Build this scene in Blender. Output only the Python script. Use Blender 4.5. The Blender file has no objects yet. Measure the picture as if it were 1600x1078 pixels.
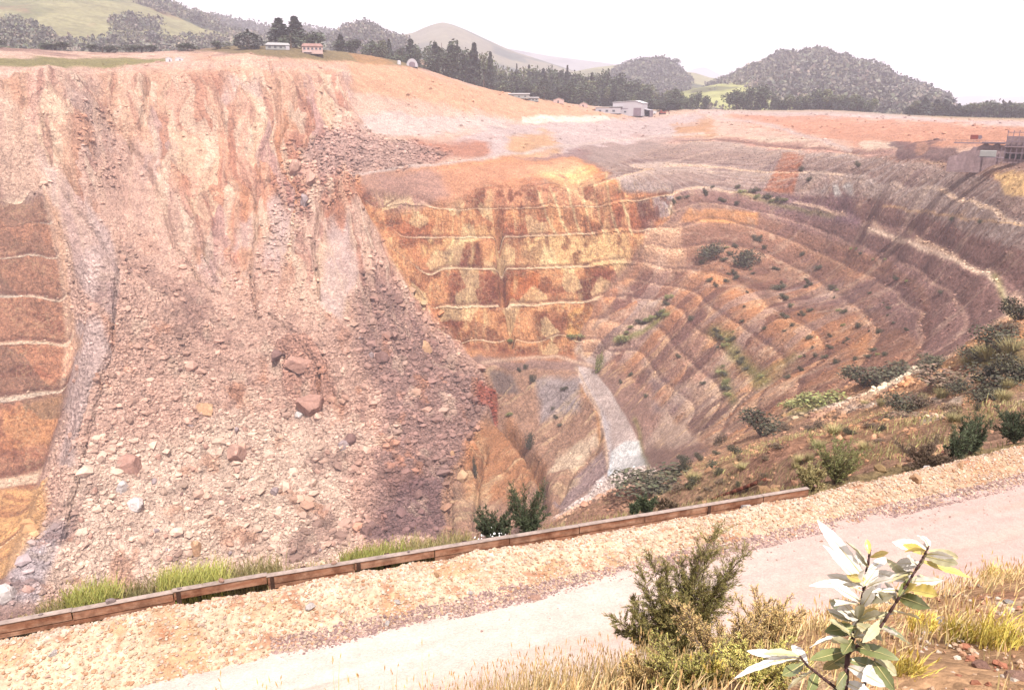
import bpy, math, random
import numpy as np
from math import radians, sin, cos, pi
random.seed(7); RNG = np.random.default_rng(11)
C = bpy.context.scene.collection
SC = bpy.context.scene

# ------------------------------------------------------------------ camera, sky, sun, exposure
F0 = 1200.0; PITCH = radians(17.3); CX, CY = 800.0, 539.0
cd = bpy.data.cameras.new('camera'); cam = bpy.data.objects.new('camera', cd); C.objects.link(cam)
cam.location = (0, 0, 0); cam.rotation_euler = (pi/2-PITCH, 0, 0)
cd.sensor_width = 36; cd.lens = 36*F0/1600; cd.clip_start = 0.05; cd.clip_end = 30000
SC.camera = cam
SUN_EL, SUN_AZ = radians(58), radians(162)      # azimuth clockwise from the viewing direction (+Y)
w = bpy.data.worlds.new("World"); SC.world = w; w.use_nodes = True
nt = w.node_tree; bg = nt.nodes['Background']
sky = nt.nodes.new('ShaderNodeTexSky'); sky.sky_type = 'NISHITA'; sky.sun_disc = False
sky.sun_elevation = SUN_EL; sky.sun_rotation = SUN_AZ
sky.air_density = 1.0; sky.dust_density = 5.0; sky.ozone_density = 1.0
# thin high overcast: clouds whiten the sky
tc = nt.nodes.new('ShaderNodeTexCoord'); mp = nt.nodes.new('ShaderNodeMapping')
mp.inputs['Scale'].default_value = (1.2, 1.2, 5.0)
nz = nt.nodes.new('ShaderNodeTexNoise'); nz.inputs['Scale'].default_value = 1.6; nz.inputs['Detail'].default_value = 7
rp = nt.nodes.new('ShaderNodeValToRGB'); rp.color_ramp.elements[0].position = 0.30; rp.color_ramp.elements[1].position = 0.62
rp.color_ramp.elements[0].color = (0.72, 0.72, 0.72, 1); rp.color_ramp.elements[1].color = (1, 1, 1, 1)
mx = nt.nodes.new('ShaderNodeMix'); mx.data_type = 'RGBA'
mx.inputs['B'].default_value = (11.5, 10.6, 10.9, 1)
nt.links.new(tc.outputs['Generated'], mp.inputs['Vector']); nt.links.new(mp.outputs['Vector'], nz.inputs['Vector'])
nt.links.new(nz.outputs['Fac'], rp.inputs['Fac']); nt.links.new(rp.outputs['Color'], mx.inputs['Factor'])
nt.links.new(sky.outputs['Color'], mx.inputs['A']); nt.links.new(mx.outputs['Result'], bg.inputs['Color'])
bg.inputs['Strength'].default_value = 0.052
sl = bpy.data.lights.new('sun', 'SUN'); sl.energy = 4.6; sl.angle = radians(0.6); sl.color = (1.0, 0.925, 0.87)
so = bpy.data.objects.new('sun', sl); C.objects.link(so)
# direction towards the sun
SD = np.array([sin(SUN_AZ)*cos(SUN_EL), cos(SUN_AZ)*cos(SUN_EL), sin(SUN_EL)])
from mathutils import Vector, Matrix, Euler
so.rotation_euler = Vector(SD).to_track_quat('Z', 'Y').to_euler(); so.location = (60, -60, 120)
SC.view_settings.view_transform = 'Standard'; SC.view_settings.look = 'None'
SC.view_settings.exposure = 1.08; SC.view_settings.gamma = 1.0
SC.cycles.max_bounces = 6; SC.cycles.diffuse_bounces = 2; SC.cycles.transparent_max_bounces = 8
SC.cycles.volume_bounces = 1

# ------------------------------------------------------------------ image-pixel helpers (pixel to view ray and back)
def rays(px, py):
    px = np.asarray(px, float); py = np.asarray(py, float)
    u = (px-CX)/F0; v = (py-CY)/F0
    return u, cos(PITCH)-v*sin(PITCH), -(sin(PITCH)+v*cos(PITCH))
def from_r(px, py, r):
    x, y, z = rays(px, py); h = math.hypot(x, y); return (x/h*r, y/h*r, z/h*r)
def from_z(px, py, z0):
    x, y, z = rays(px, py); return (x*z0/z, y*z0/z, z0)
def project(x, y, z):
    yc = y*sin(PITCH)+z*cos(PITCH); zc = y*cos(PITCH)-z*sin(PITCH)
    zc = np.maximum(zc, .05)
    return CX+F0*x/zc, CY-F0*yc/zc

# ------------------------------------------------------------------ numpy noise
def _h(i, j, s):
    i = i.astype(np.int64).astype(np.uint64); j = j.astype(np.int64).astype(np.uint64)
    n = (i*np.uint64(374761393)+j*np.uint64(668265263)+np.uint64(s)*np.uint64(2246822519)) & np.uint64(0xffffffff)
    n = ((n ^ (n >> np.uint64(13)))*np.uint64(1274126177)) & np.uint64(0xffffffff)
    n = n ^ (n >> np.uint64(16))
    return (n & np.uint64(0xffffff)).astype(np.float64)/16777216.0
def vnoise(x, y, s=0):
    i = np.floor(x); j = np.floor(y); fx = x-i; fy = y-j
    fx = fx*fx*fx*(fx*(fx*6-15)+10); fy = fy*fy*fy*(fy*(fy*6-15)+10)
    a = _h(i, j, s); b = _h(i+1, j, s); c = _h(i, j+1, s); d = _h(i+1, j+1, s)
    return (a+(b-a)*fx+(c-a)*fy+(a-b-c+d)*fx*fy)*2-1
def fbm(x, y, o=4, s=0, g=.5):
    t = 0; a = 1; n = 0
    for k in range(o):
        t = t+a*vnoise(x*2**k+k*17.3, y*2**k-k*9.1, s+k); n += a; a *= g
    return t/n
def ridged(x, y, o=4, s=0, g=.55):
    t = 0; a = 1; n = 0
    for k in range(o):
        t = t+a*(1-2*np.abs(vnoise(x*2**k+k*5.3, y*2**k+k*3.1, s+k))); n += a; a *= g
    return t/n
def worley(x, y, s=0):
    i = np.floor(x); j = np.floor(y); best = np.full(np.shape(x), 9.); cid = np.zeros(np.shape(x)); 
    for di in (-1, 0, 1):
        for dj in (-1, 0, 1):
            a = i+di; b = j+dj
            px = a+_h(a, b, s+5); py = b+_h(a, b, s+9)
            d = (px-x)**2+(py-y)**2
            m = d < best; best = np.where(m, d, best); cid = np.where(m, _h(a, b, s+13), cid)
    return np.sqrt(best), cid
def sstep(a, b, x):
    t = np.clip((x-a)/(b-a), 0, 1); return t*t*(3-2*t)

# ------------------------------------------------------------------ terrain control points  (px, py, distance or None, z or None, bench index or None)
K = []
def R(px, py, r, b=None):
    p = from_r(px, py, r); K.append((p[0], p[1], p[2], b))
def RL(L, b):                  # a berm line, densified between its image-pixel points
    for (x0, y0, r0), (x1, y1, r1) in zip(L[:-1], L[1:]):
        n = max(1, int(math.hypot(x1-x0, y1-y0)/34))
        for k in range(n): t = k/n; R(x0+(x1-x0)*t, y0+(y1-y0)*t, r0+(r1-r0)*t, b)
    R(*L[-1], b)
def Zc(px, py, z, b=None):
    p = from_z(px, py, z); K.append((p[0], p[1], p[2], b))
def B(brg, r, z, b=None):      # plain bearing (deg), distance, z
    K.append((sin(radians(brg))*r, cos(radians(brg))*r, z, b))
# north wall berms
for L, b in (
  ([(640,329,438),(700,328,433),(780,325,433),(860,323,433),(950,321,434),(1045,307,438)], 8),
  ([(640,372,430),(656,371,429),(760,372,427),(860,369,428),(940,364,430),(1020,358,430)], 7),
  ([(655,423,421),(690,422,419),(780,421,419),(860,420,419),(930,418,421),(990,414,426)], 6),
  ([(672,482,411),(695,480,410),(780,480,408),(850,477,409),(929,470,411)], 5),
  ([(702,540,403),(720,538,402),(780,537,400),(850,534,400),(905,536,398)], 4)):
    RL(L, b)
# east side berms
for L, b in (
  ([(1000,225,580),(1100,222,558),(1200,232,510),(1290,238,468),(1350,247,442),(1400,253,418),(1480,262,385),(1545,268,345),(1600,285,305)], 10),
  ([(1000,262,515),(1080,262,500),(1195,271,478),(1269,272,452),(1339,278,425),(1428,298,378),(1545,328,308),(1600,342,275)], 9),
  ([(1097,289,470),(1168,316,446),(1234,325,442),(1288,338,430),(1350,354,407),(1428,380,352),(1500,408,305),(1545,427,281),(1575,460,252),(1575,492,225),(1520,535,200),(1460,572,184)], 8),
  ([(1100,338,440),(1180,350,440),(1240,366,436),(1288,384,425),(1331,402,402),(1390,421,366),(1428,445,330),(1456,484,289),(1448,531,252),(1413,570,227)], 7),
  ([(1040,425,418),(1078,436,405),(1120,460,380),(1164,487,352),(1210,506,328),(1250,523,308),(1272,548,289),(1250,580,262),(1220,600,250)], 6),
  ([(980,468,412),(1030,472,400),(1066,486,384),(1113,527,345),(1150,570,315),(1175,605,282)], 5),
  ([(940,548,388),(980,552,380),(1025,597,340),(1055,627,312),(1070,660,285)], 4)):
    RL(L, b)
# pit floor ramp (haul road at the bottom)
for q in ((740,568,392),(800,558,394),(860,556,394),(925,572,388),(905,585,382),(930,620,352),(955,650,334),(975,690,306),(985,720,292),(1010,700,300),(960,745,285)): R(*q, 3)
# slabs falling from the ramp into the deepest part of the pit
for q in ((860,620,372,2.6),(800,620,380,2.4),(765,630,384,2.2),(880,680,345,2.2),(830,660,362,2),(920,700,320,2.5),(860,760,300,1.6),(900,760,296,2),(800,700,345,1.2),(780,760,322,.8),(820,810,300,.8),(740,700,352,1),(730,780,322,.4),(870,815,262,1.6),(700,850,288,0)): R(*q)
# slide (talus) surface
for q in ((200,110,500),(200,200,470),(200,300,440),(200,420,405),(200,550,365),(200,700,330),(200,850,292),(200,960,272),
          (320,96,510),(320,200,480),(320,300,452),(320,420,415),(320,550,372),(320,700,332),(320,850,290),(320,940,275),
          (90,108,470),(90,200,440),(110,300,420),(135,400,394),(142,500,372),(140,600,350),(118,720,325),(100,850,298),(40,940,275),(20,860,300),
          (430,92,512),(430,190,482),(430,300,452),(450,420,412),(450,550,370),(450,700,332),(480,850,285),
          (510,110,535),(510,190,498),(500,270,458),(520,350,432),(540,285,432),(560,420,400),(560,550,368),(560,700,326),(600,850,284),
          (575,340,440),(590,400,420),(622,480,398),(640,560,378),(700,590,378),(745,600,372),(765,650,364),(700,680,340),(690,760,318),(640,800,300)): R(*q)
# top platforms above the north wall
for q in ((560,115,560),(560,180,522),(600,215,498),(700,215,512),(640,245,470),(700,250,462),(780,245,478),(850,238,492),(940,240,520),(900,255,480),(900,290,455),(800,285,450),(700,290,445),(640,300,442),
          (650,150,570),(720,190,560),(800,192,600),(900,186,640),(640,112,590),(700,128,610),(750,140,640),(850,157,690),(950,170,735),(1020,178,745),(1000,200,650),(1100,207,610),(560,100,575),
          (1090,172,740),(1100,190,680),(1200,175,760),(1300,172,790),(1400,180,780),(1500,187,760),(1600,190,740),(1200,205,590),(1300,215,530),(1380,228,480),(1450,225,470),(1500,215,450),(1600,222,400),(1600,250,345),(1560,256,352),(1500,254,372),
          (500,84,560),(400,82,560),(300,94,540),(200,103,530),(100,103,500),(0,104,480),(-150,108,470),(380,72,620),(480,76,610),(600,92,640)): R(*q)
# west wall on the left margin
for q in ((-60,150,440,10),(10,150,452,10),(-60,322,424,8.0),(30,322,424,8.0),(-60,350,416,7),(40,348,416,7),(-60,402,410,6),(62,400,408,6),(-60,470,402,5),(72,468,400,5),(-60,542,390,4),(88,540,388,4),(-60,632,378,3),(80,615,376,3),(-60,775,352,2),(60,757,350,2),(-60,900,320,1),
          (92,347,412,7),(98,401,405,6),(104,467,398,5),(112,540,386,4),(100,613,374,3),(80,755,348,2),(10,200,440,9),(-200,300,430,8.3),(-200,500,400,4.6),(-200,700,370,2.4)): R(*q)
# near hillside on the right
for q in ((1130,690,215),(1200,668,184),(1300,640,160),(1330,600,200),(1400,640,126),(1500,640,90),(1600,600,100),(1600,490,150),(1500,560,165),(1440,592,172),(1660,560,110),
          (1600,660,45),(1500,700,40),(1400,700,40),(1300,720,45),(1200,740,50),(1100,735,130),(1050,760,140),(1000,790,60),(900,800,110),(1000,750,168),(940,785,160),(880,806,150),(1200,700,110),(1320,670,85),(1450,660,75),(1560,660,60),
          (1800,520,120),(1800,600,70),(1800,400,250),(1800,330,290),(1800,240,380)): R(*q)
# hidden face under the near rim and edge of the terrace behind the bund
for brg in range(-46, 50, 4):
    rb = 20.3/cos(radians(brg+20.5)); k = min(max((brg-2)/14, 0), 1)     # terrace lip just behind the barrier
    B(brg, rb, -12.9 if brg < 10 else -13.5)
    if brg < 8:
        B(brg, rb+5, -(rb+5)*(.84-.02*max(brg, 0))); B(brg, rb+22, -(rb+22)*.95)
        B(brg, 90, -90*.98 if brg < -2 else -70)
for brg, r, z in ((10,25,-14.4),(16,27,-14.8),(22,30,-15.2),(28,36,-16),(36,40,-15.5),(45,50,-15),
                  (-40,140,-130),(-25,140,-130),(-12,140,-128),(-5,130,-100),(-40,200,-178),(-25,200,-174),(-10,200,-168),(-2,180,-125),(3,230,-140),(-20,255,-178),(-8,250,-172),
                  (-48,350,-120),(-48,420,-60),(-48,250,-170),(50,150,-20),(52,300,-14),(45,480,-10),(46,700,-8)):
    B(brg, r, z)
# country behind
for brg, r, z in ((-48,600,30),(-35,600,34),(-25,640,34),(-48,900,14),(-30,900,14),(-15,900,4),(-8,900,-2),(0,950,-8),(10,950,-8),(20,950,-9),(30,950,-12),(40,950,-12),(48,950,-12),(-10,800,16),(-5,850,2)):
    B(brg, r, z)
KX = []                        # bench lines carried on beyond the wall's image-pixel points
for px, py, r, b in [(640,329,440,8),(590,331,445,8),(545,333,450,8),(620,373,432,7),(570,375,440,7),(650,424,422,6),(600,426,430,6),(665,483,412,5),(620,485,420,5),(695,541,404,4),(650,543,412,4),
                     (115,344,414,7),(115,398,406,6),(120,466,398,5),(130,538,387,4),(125,610,374,3),(110,752,348,2),(110,318,420,8),(150,344,414,7),(150,398,406,6),(155,466,398,5),(165,538,387,4),(160,608,374,3),(150,750,346,2)]:
    p = from_r(px, py, r); KX.append((p[0], p[1], b))
KA = np.array([(a, b, c) for a, b, c, d in K]); KB = np.array([(a, b, d) for a, b, c, d in K if d is not None]+KX)
def rbf_fit(P, v, c=5.0, lam=3.0):
    D = np.sqrt(((P[:, None, :]-P[None])**2).sum(2)+c*c)
    n = len(P); A = np.zeros((n+3, n+3)); A[:n, :n] = -D+np.diag(np.where((np.degrees(np.arctan2(P[:, 0], P[:, 1])) > 12.5) & (np.hypot(P[:, 0], P[:, 1]) > 175) & (np.hypot(P[:, 0], P[:, 1]) < 520), lam, .4)); A[:n, n] = 1; A[:n, n+1:] = P/100; A[n:, :n] = A[:n, n:].T
    return np.linalg.solve(A, np.concatenate([v, [0, 0, 0]]))
def rbf_eval(P, W, x, y, c=5.0):
    sh = x.shape; x = x.ravel(); y = y.ravel(); out = np.empty(len(x)); n = len(P)
    for s in range(0, len(x), 40000):
        e = slice(s, s+40000)
        D = np.sqrt((x[e, None]-P[None, :, 0])**2+(y[e, None]-P[None, :, 1])**2+c*c)
        out[e] = -D@W[:n]+W[n]+W[n+1]*x[e]/100+W[n+2]*y[e]/100
    return out.reshape(sh)
WZ = rbf_fit(KA[:, :2], KA[:, 2]); WB = rbf_fit(KB[:, :2], KB[:, 2], 5.0, 8.0)

# ------------------------------------------------------------------ road frame
DR = np.array([.93656, .35051]); NR_ = np.array([-.35051, .93656])
T_F = 16.86                                       # far foot of the road
def st(s, t): return s*DR[0]+t*NR_[0], s*DR[1]+t*NR_[1]

# ------------------------------------------------------------------ terrain grid (bearing x distance)
NTH = 1180
TH = np.radians(np.linspace(-45, 45, NTH))
RR = np.concatenate([np.geomspace(17, 130, 200)[:-1], np.linspace(130, 260, 190)[:-1], np.linspace(260, 470, 560)[:-1], np.linspace(470, 640, 240)[:-1], np.geomspace(640, 1000, 60)])
TT, RG = np.meshgrid(TH, RR, indexing='ij')
X = np.sin(TT)*RG; Y = np.cos(TT)*RG
# coarse evaluation of the smooth fields, then bilinear refinement
iT = np.linspace(0, NTH-1, 394); iR = np.linspace(0, len(RR)-1, 420)
tc_ = np.interp(iT, np.arange(NTH), TH); rc_ = np.interp(iR, np.arange(len(RR)), RR)
tcg, rcg = np.meshgrid(tc_, rc_, indexing='ij')
def refine(G):
    a = np.empty((NTH, G.shape[1]))
    for k in range(G.shape[1]): a[:, k] = np.interp(np.arange(NTH), iT, G[:, k])
    o = np.empty((NTH, len(RR)))
    for k in range(NTH): o[k] = np.interp(np.arange(len(RR)), iR, a[k])
    return o
Zs = refine(rbf_eval(KA[:, :2], WZ, np.sin(tcg)*rcg, np.cos(tcg)*rcg))
Bs = refine(rbf_eval(KB[:, :2], WB, np.sin(tcg)*rcg, np.cos(tcg)*rcg))
# image pixel coordinates of every ground point, projected through the camera
U, V = project(X, Y, Zs)
Un = U+14*fbm(X/18, Y/18, 4, 31); Vn = V+10*fbm(X/16, Y/16, 4, 57)
def poly_mask(pts, soft=8, jit=1.0):
    """soft inside-mask of a ground patch outlined in image pixels"""
    p = np.array(pts, float); u = U+(Un-U)*jit; v = V+(Vn-V)*jit
    x0, y0 = p.min(0)-soft*2-16; x1, y1 = p.max(0)+soft*2+16
    m = (U > x0) & (U < x1) & (V > y0) & (V < y1)
    out = np.zeros(U.shape); uu = u[m]; vv = v[m]
    if uu.size == 0: return out
    ins = np.zeros(uu.shape, bool); d = np.full(uu.shape, 1e9)
    for k in range(len(p)):
        ax, ay = p[k]; bx, by = p[(k+1) % len(p)]
        c = ((ay > vv) != (by > vv)) & (uu < (bx-ax)*(vv-ay)/((by-ay) if by != ay else 1e-9)+ax)
        ins ^= c
        L = (bx-ax)**2+(by-ay)**2; t = np.clip(((uu-ax)*(bx-ax)+(vv-ay)*(by-ay))/max(L, 1e-9), 0, 1)
        d = np.minimum(d, np.hypot(uu-ax-t*(bx-ax), vv-ay-t*(by-ay)))
    sd = np.where(ins, d, -d)
    out[m] = sstep(-soft/2, soft/2, sd)
    return out
def line_mask(pts, wid, jit=.5):
    p = np.array(pts, float)
    x0, y0 = p.min(0)-wid*3-16; x1, y1 = p.max(0)+wid*3+16
    m = (U > x0) & (U < x1) & (V > y0) & (V < y1)
    out = np.zeros(U.shape); uu = (U+(Un-U)*jit)[m]; vv = (V+(Vn-V)*jit)[m]; d = np.full(uu.shape, 1e9)
    for k in range(len(p)-1):
        ax, ay = p[k]; bx, by = p[k+1]
        L = (bx-ax)**2+(by-ay)**2; t = np.clip(((uu-ax)*(bx-ax)+(vv-ay)*(by-ay))/L, 0, 1)
        d = np.minimum(d, np.hypot(uu-ax-t*(bx-ax), vv-ay-t*(by-ay)))
    out[m] = np.exp(-(d/wid)**2)
    return out
def lin(c): c = c/255.0; return np.where(c <= .04045, c/12.92, ((c+.055)/1.055)**2.4)
ALB = 1/2.35
def D(r, g, b): return tuple(lin(np.array([r, g, b], float))*ALB)

# ------------------------------------------------------------------ terraces, gullies, debris relief
mNE = poly_mask([(550,292),(700,318),(760,290),(900,262),(960,250),(1100,207),(1300,228),(1420,245),(1740,280),(1740,470),(1560,560),(1460,600),(1250,640),(1110,700),(1050,650),(960,560),(905,552),(740,548),(690,530),(640,455),(600,380),(565,340)], 14, .6)
mW = poly_mask([(-500,300),(66,312),(82,345),(92,402),(108,468),(120,540),(105,620),(80,690),(60,760),(30,830),(0,905),(-500,905)], 12, .5)
mNorth = poly_mask([(550,292),(700,318),(760,290),(1050,285),(1050,330),(1010,370),(990,420),(930,480),(905,552),(740,548),(690,530),(640,455),(600,380)], 16, .5)
inEast = mNE*(1-mNorth)*sstep(8.15, 7.85, Bs)
dbl = inEast > .5
ft = np.where(dbl, 2*Bs-np.floor(2*Bs), Bs-np.floor(Bs)); bw = np.where(dbl, .14, np.where(mNE*(1-mNorth) > .5, .15, .17)); sp = np.where(dbl, .5, 1.)
S = np.clip((ft-bw)/(1-bw), 0, 1)
terr = mNE*np.where(mNorth > .5, 1, np.where(dbl, .26, .5))+mW
brk = sstep(-.45, -.1, fbm(X/30, Y/30, 3, 71))             # berms break down here and there
amp = 15*terr*(0.35+.65*np.maximum(brk, mW))
Z = Zs+amp*sp*(S-ft)
berm = np.clip((bw+.03-ft)/.06, 0, 1)*sstep(0, .04, ft)*np.clip(terr*1.6, 0, 1)*np.maximum(brk, mW)
farR = sstep(150, 220, RG)
mSl = farR*poly_mask([(70,108),(160,104),(400,90),(540,100),(560,200),(545,280),(575,350),(640,455),(720,545),(775,620),(752,690),(700,760),(692,960),(-20,960),(40,850),(105,640),(125,540),(85,330),(0,300),(-10,140)], 16, .8)
mDeb = mSl*sstep(330, 520, V+40*fbm(X/40, Y/40, 3, 5)-(U-300)*.25)
mScarp = mSl*(1-mDeb)
mFan = poly_mask([(150,185),(195,195),(238,290),(305,420),(400,520),(200,520),(186,410),(150,320)], 16, .8)
LIL = ([(40,238),(80,262),(130,310),(178,360),(190,410),(186,470),(168,500),(140,475),(118,405),(86,335)], [(345,128),(412,130),(420,160),(395,150),(372,140),(350,175),(340,160)], [(418,318),(448,300),(452,370),(440,430),(418,410)], [(504,372),(540,352),(560,430),(535,500),(502,480)], [(366,345),(392,342),(398,390),(372,402)], [(100,520),(150,500),(172,540),(135,620),(118,700),(125,740),(92,745),(104,650),(85,580)])
mLil = farR*sum(poly_mask(q, 10, .9) for q in LIL)
mCl = mScarp*(1-.8*mFan)*(1-.75*np.clip(mLil, 0, 1))*sstep(104, 135, V)
# coordinates along / across the slide
ang = radians(200); ca, sa = cos(ang), sin(ang)
P_ = X*cos(radians(20))+Y*sin(radians(20)); Q_ = -X*sin(radians(20))+Y*cos(radians(20))
A1_ = X*cos(radians(28))+Y*sin(radians(28)); A2_ = -X*sin(radians(28))+Y*cos(radians(28))
wx = 10*fbm(X/40, Y/40, 3, 91)
g1 = ridged((P_+wx)/16, Q_/80, 4, 3); g2 = ridged((P_+wx)/5, Q_/40, 3, 13)
g0 = ridged((P_+2*wx)/48, Q_/130, 3, 5); Z += mCl*(7*g0+4.0*g1+1.6*g2)
Z += mDeb*(1-.7*np.clip(mLil, 0, 1))*(2.6*ridged((P_+wx)/24, Q_/50, 3, 23)+3.2*ridged(X/14, Y/11, 4, 29)+.9*ridged(X/4, Y/3, 2, 30))
f1, c1 = worley(X/7.5, Y/6.5, 2); f2, c2 = worley(X/2.6, Y/2.4, 7); f3, c3 = worley(X/18, Y/14, 17)
deb_r = mDeb*(.45+.55*sstep(-.3, .4, fbm(X/35, Y/35, 3, 44)))
Z += deb_r*(1.5*(c1-.35)*sstep(.75, .25, f1)+.8*(c2-.2)*sstep(.7, .2, f2)+3.0*np.clip(c3-.55, 0, 1)*sstep(.8, .3, f3))
Z += mScarp*.35*(c2-.5)*sstep(.7, .3, f2)
Z += (RG > 60)*(.5*fbm(X/12, Y/12, 4, 61)+.28*fbm(X/2.2, Y/2.2, 3, 77))*(1-.3*mDeb)
wq = 1.2*fbm(X/14, Y/14, 3, 505); s1d, s1c = worley((P_+wx)/8+wq, Q_/34+.3*wq, 601); s2d, s2c = worley((P_+wx)/3.2+wq, Q_/12, 607)
mUp = mCl*sstep(.1, .5, mScarp)
Z += mUp*(3.4*(s1c-.5)+1.2*(s2c-.5))
rl = 1-np.abs(vnoise((P_+wx)/9+2*wq*.3, Q_/60, 611)); Z -= mUp*1.6*sstep(.93, 1, rl)
n1d, n1c = worley((X+wx*.4)/9, Zs/9+X/60, 621); e1d, e1c = worley(A1_/30+.3*wq, A2_/9, 631)
fdn = sstep(.22, .45, ft)*(1-sstep(.8, .98, ft)); Z += mNorth*1.0*(n1c-.5)*fdn+np.clip(mNE-mNorth, 0, 1)*1.0*(e1c-.5)*fdn
c1_ = worley(X/7.5, Y/6.5, 2)[1]
# rills and joints
CR = ([(196,215),(232,270),(258,330),(276,390),(312,440),(345,470)],2.2,4), ([(432,200),(405,250),(398,300),(400,360),(395,420),(402,500)],2.5,4), ([(100,300),(140,340),(165,380),(188,410),(176,480),(170,560),(135,610),(120,700)],2.6,4), ([(262,300),(300,360),(352,430)],1.8,2.5), ([(140,130),(200,220),(205,260)],2.5,3), ([(420,490),(460,520),(500,560),(530,640)],3,3), ([(700,600),(770,640)],3,3), ([(85,330),(110,380),(118,440)],1.6,3), ([(340,150),(350,200),(372,260),(392,300)],1.8,2.5), ([(480,230),(440,270),(400,305)],3,3)
CR += (([(300,330),(318,400),(340,440)],2,4), ([(470,150),(452,190),(438,240)],2.5,4), ([(230,120),(232,170),(222,215)],2.5,4), ([(420,95),(440,150),(436,200)],2,3), ([(60,180),(90,250),(120,300)],2.4,4), ([(505,330),(490,400),(500,470)],2.4,4), ([(430,545),(470,560),(500,590),(500,650)],3,4), ([(410,550),(440,565),(470,600)],2.5,4), ([(160,600),(140,680),(125,760),(90,850)],3,4), ([(560,470),(600,520),(640,600)],2.5,3))
for pts, wd, dp in CR: Z -= 1.5*dp*line_mask(pts, wd*1.1)*(RG > 200)
otc = poly_mask([(425,545),(470,540),(510,575),(545,650),(490,668),(450,625)], 12, .9)*(RG > 200); Z += otc*(3.5+2.5*ridged(X/7, Y/7, 3, 88)+2*(c1_-.5))
jm = line_mask([(779,340),(782,380),(784,412)], 5, .3)+line_mask([(786,424),(789,470)], 5, .3)+line_mask([(797,484),(800,532)], 5, .3)
Z -= 9*jm*mNorth
# blocky relief of the benched north wall: vertical ribs
rib = ridged((X*1+wx*.2)/7, Y/60, 4, 37)
Z += mNorth*(1.6*rib+1.2*(np.floor(3*fbm(X/26, Y/200, 2, 47))/3))*sstep(0.2, .45, ft)*(1-sstep(.78, .97, ft))
ribW = ridged(Y/9, X/60, 3, 39); Z += mW*1.2*ribW*sstep(0.1, .3, ft)
# bedded slabs: steps running obliquely down the bowl
mSlab = farR*poly_mask([(745,575),(905,575),(950,660),(955,740),(860,820),(700,850),(700,760),(770,650)], 12, .5)
mStrat = poly_mask([(900,545),(985,555),(1110,480),(1180,590),(1260,640),(1120,700),(1050,720),(985,650),(930,570)], 20, .7)
sa_ = radians(28); A1 = X*cos(sa_)+Y*sin(sa_); A2 = -X*sin(sa_)+Y*cos(sa_)
stra = .7*ridged((A2+4*fbm(X/24, Y/24, 3, 8))/8, A1/34, 4, 83)+.3*ridged(A2/3, A1/8, 3, 84)
Z += (mSlab*2.4+mStrat*.45)*stra+mSlab*1.2*(c1-.5)*sstep(.8, .3, f1)
for pts, wd, dp in (([(770,645),(820,700),(850,760),(845,800)],7,9),([(955,640),(930,700),(900,730),(870,780)],6,5),([(735,650),(700,720),(700,830)],7,6),([(760,700),(745,760),(740,830)],4,5)): Z -= dp*line_mask(pts, wd)*mSlab*(RG > 200)
mEast = np.clip(mNE-mNorth, 0, 1)
stE = ridged((A2+4*fbm(X/30, Y/30, 2, 8))/13, A1/40, 4, 86)
Z += mEast*(.18*stE+.18*ridged(X/5, Y/9, 3, 99))
# haul road at the pit floor is flat across
mRamp = poly_mask([(903,572),(925,575),(955,612),(982,660),(1003,700),(1015,728),(950,750),(948,700),(935,650),(905,600)], 5, .15)
Z = Z*(1-mRamp)+(Zs+.1*fbm(X/5, Y/5, 2, 4))*mRamp
# near hillside relief
mNear = poly_mask([(690,900),(860,815),(960,765),(1060,740),(1130,690),(1240,640),(1330,600),(1450,580),(1560,500),(1760,440),(1760,760),(1250,790),(860,860)], 12, .5)
nearA = sstep(22, 60, RG)
Z += mNear*nearA*(1.0*ridged(A2/9, A1/30, 4, 66)+.8*fbm(X/7, Y/7, 4, 67))
Z += sstep(20, 24, RG)*(1-nearA)*.12*fbm(X/1.3, Y/1.3, 4, 12)
# rim plateau: spoil heaps and tracks
mPl = poly_mask([(540,115),(700,130),(860,160),(1090,170),(1600,190),(1700,230),(1420,240),(1290,230),(1100,200),(900,245),(700,265),(545,262)], 10, .5)
Z += mPl*(1.3*fbm(X/22, Y/22, 4, 19)+.6*ridged(X/9, Y/9, 3, 20))
Z = np.where((Y*NR_[1]+X*NR_[0]) < T_F+2.6, np.minimum(Z, -13.6), Z)
tt = Y*NR_[1]+X*NR_[0]
# terrace behind the barrier, kept level with the barrier
ZB = lambda s: np.interp(s, [-14,-6,0,4,8,18,28,40], [-12.62,-12.62,-12.66,-12.85,-13.05,-13.40,-13.30,-13.4])
edge = sstep(T_F+4.1, T_F+3.1, tt); Z = Z*(1-edge)+(ZB(X*DR[0]+Y*DR[1])-.15+.08*fbm(X, Y, 3, 8))*edge
Z = np.where(tt < T_F+2.0, -13.7, Z)

# ------------------------------------------------------------------ rock and soil colours
col = np.empty(X.shape+(3,)); col[:] = D(176,140,126)
def paint(c, pts, soft=12, a=1.0, jit=1.0):
    m = (poly_mask(pts, soft, jit)*a)[..., None]; col[:] = col*(1-m)+np.array(D(*c))*m
def stroke(c, pts, wid, a=1.0, jit=.5):
    m = (line_mask(pts, wid, jit)*a)[..., None]; col[:] = col*(1-m)+np.array(D(*c))*m
def blend(c, m):
    m = np.clip(m, 0, 1)[..., None]; col[:] = col*(1-m)+np.array(D(*c))*m
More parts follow.
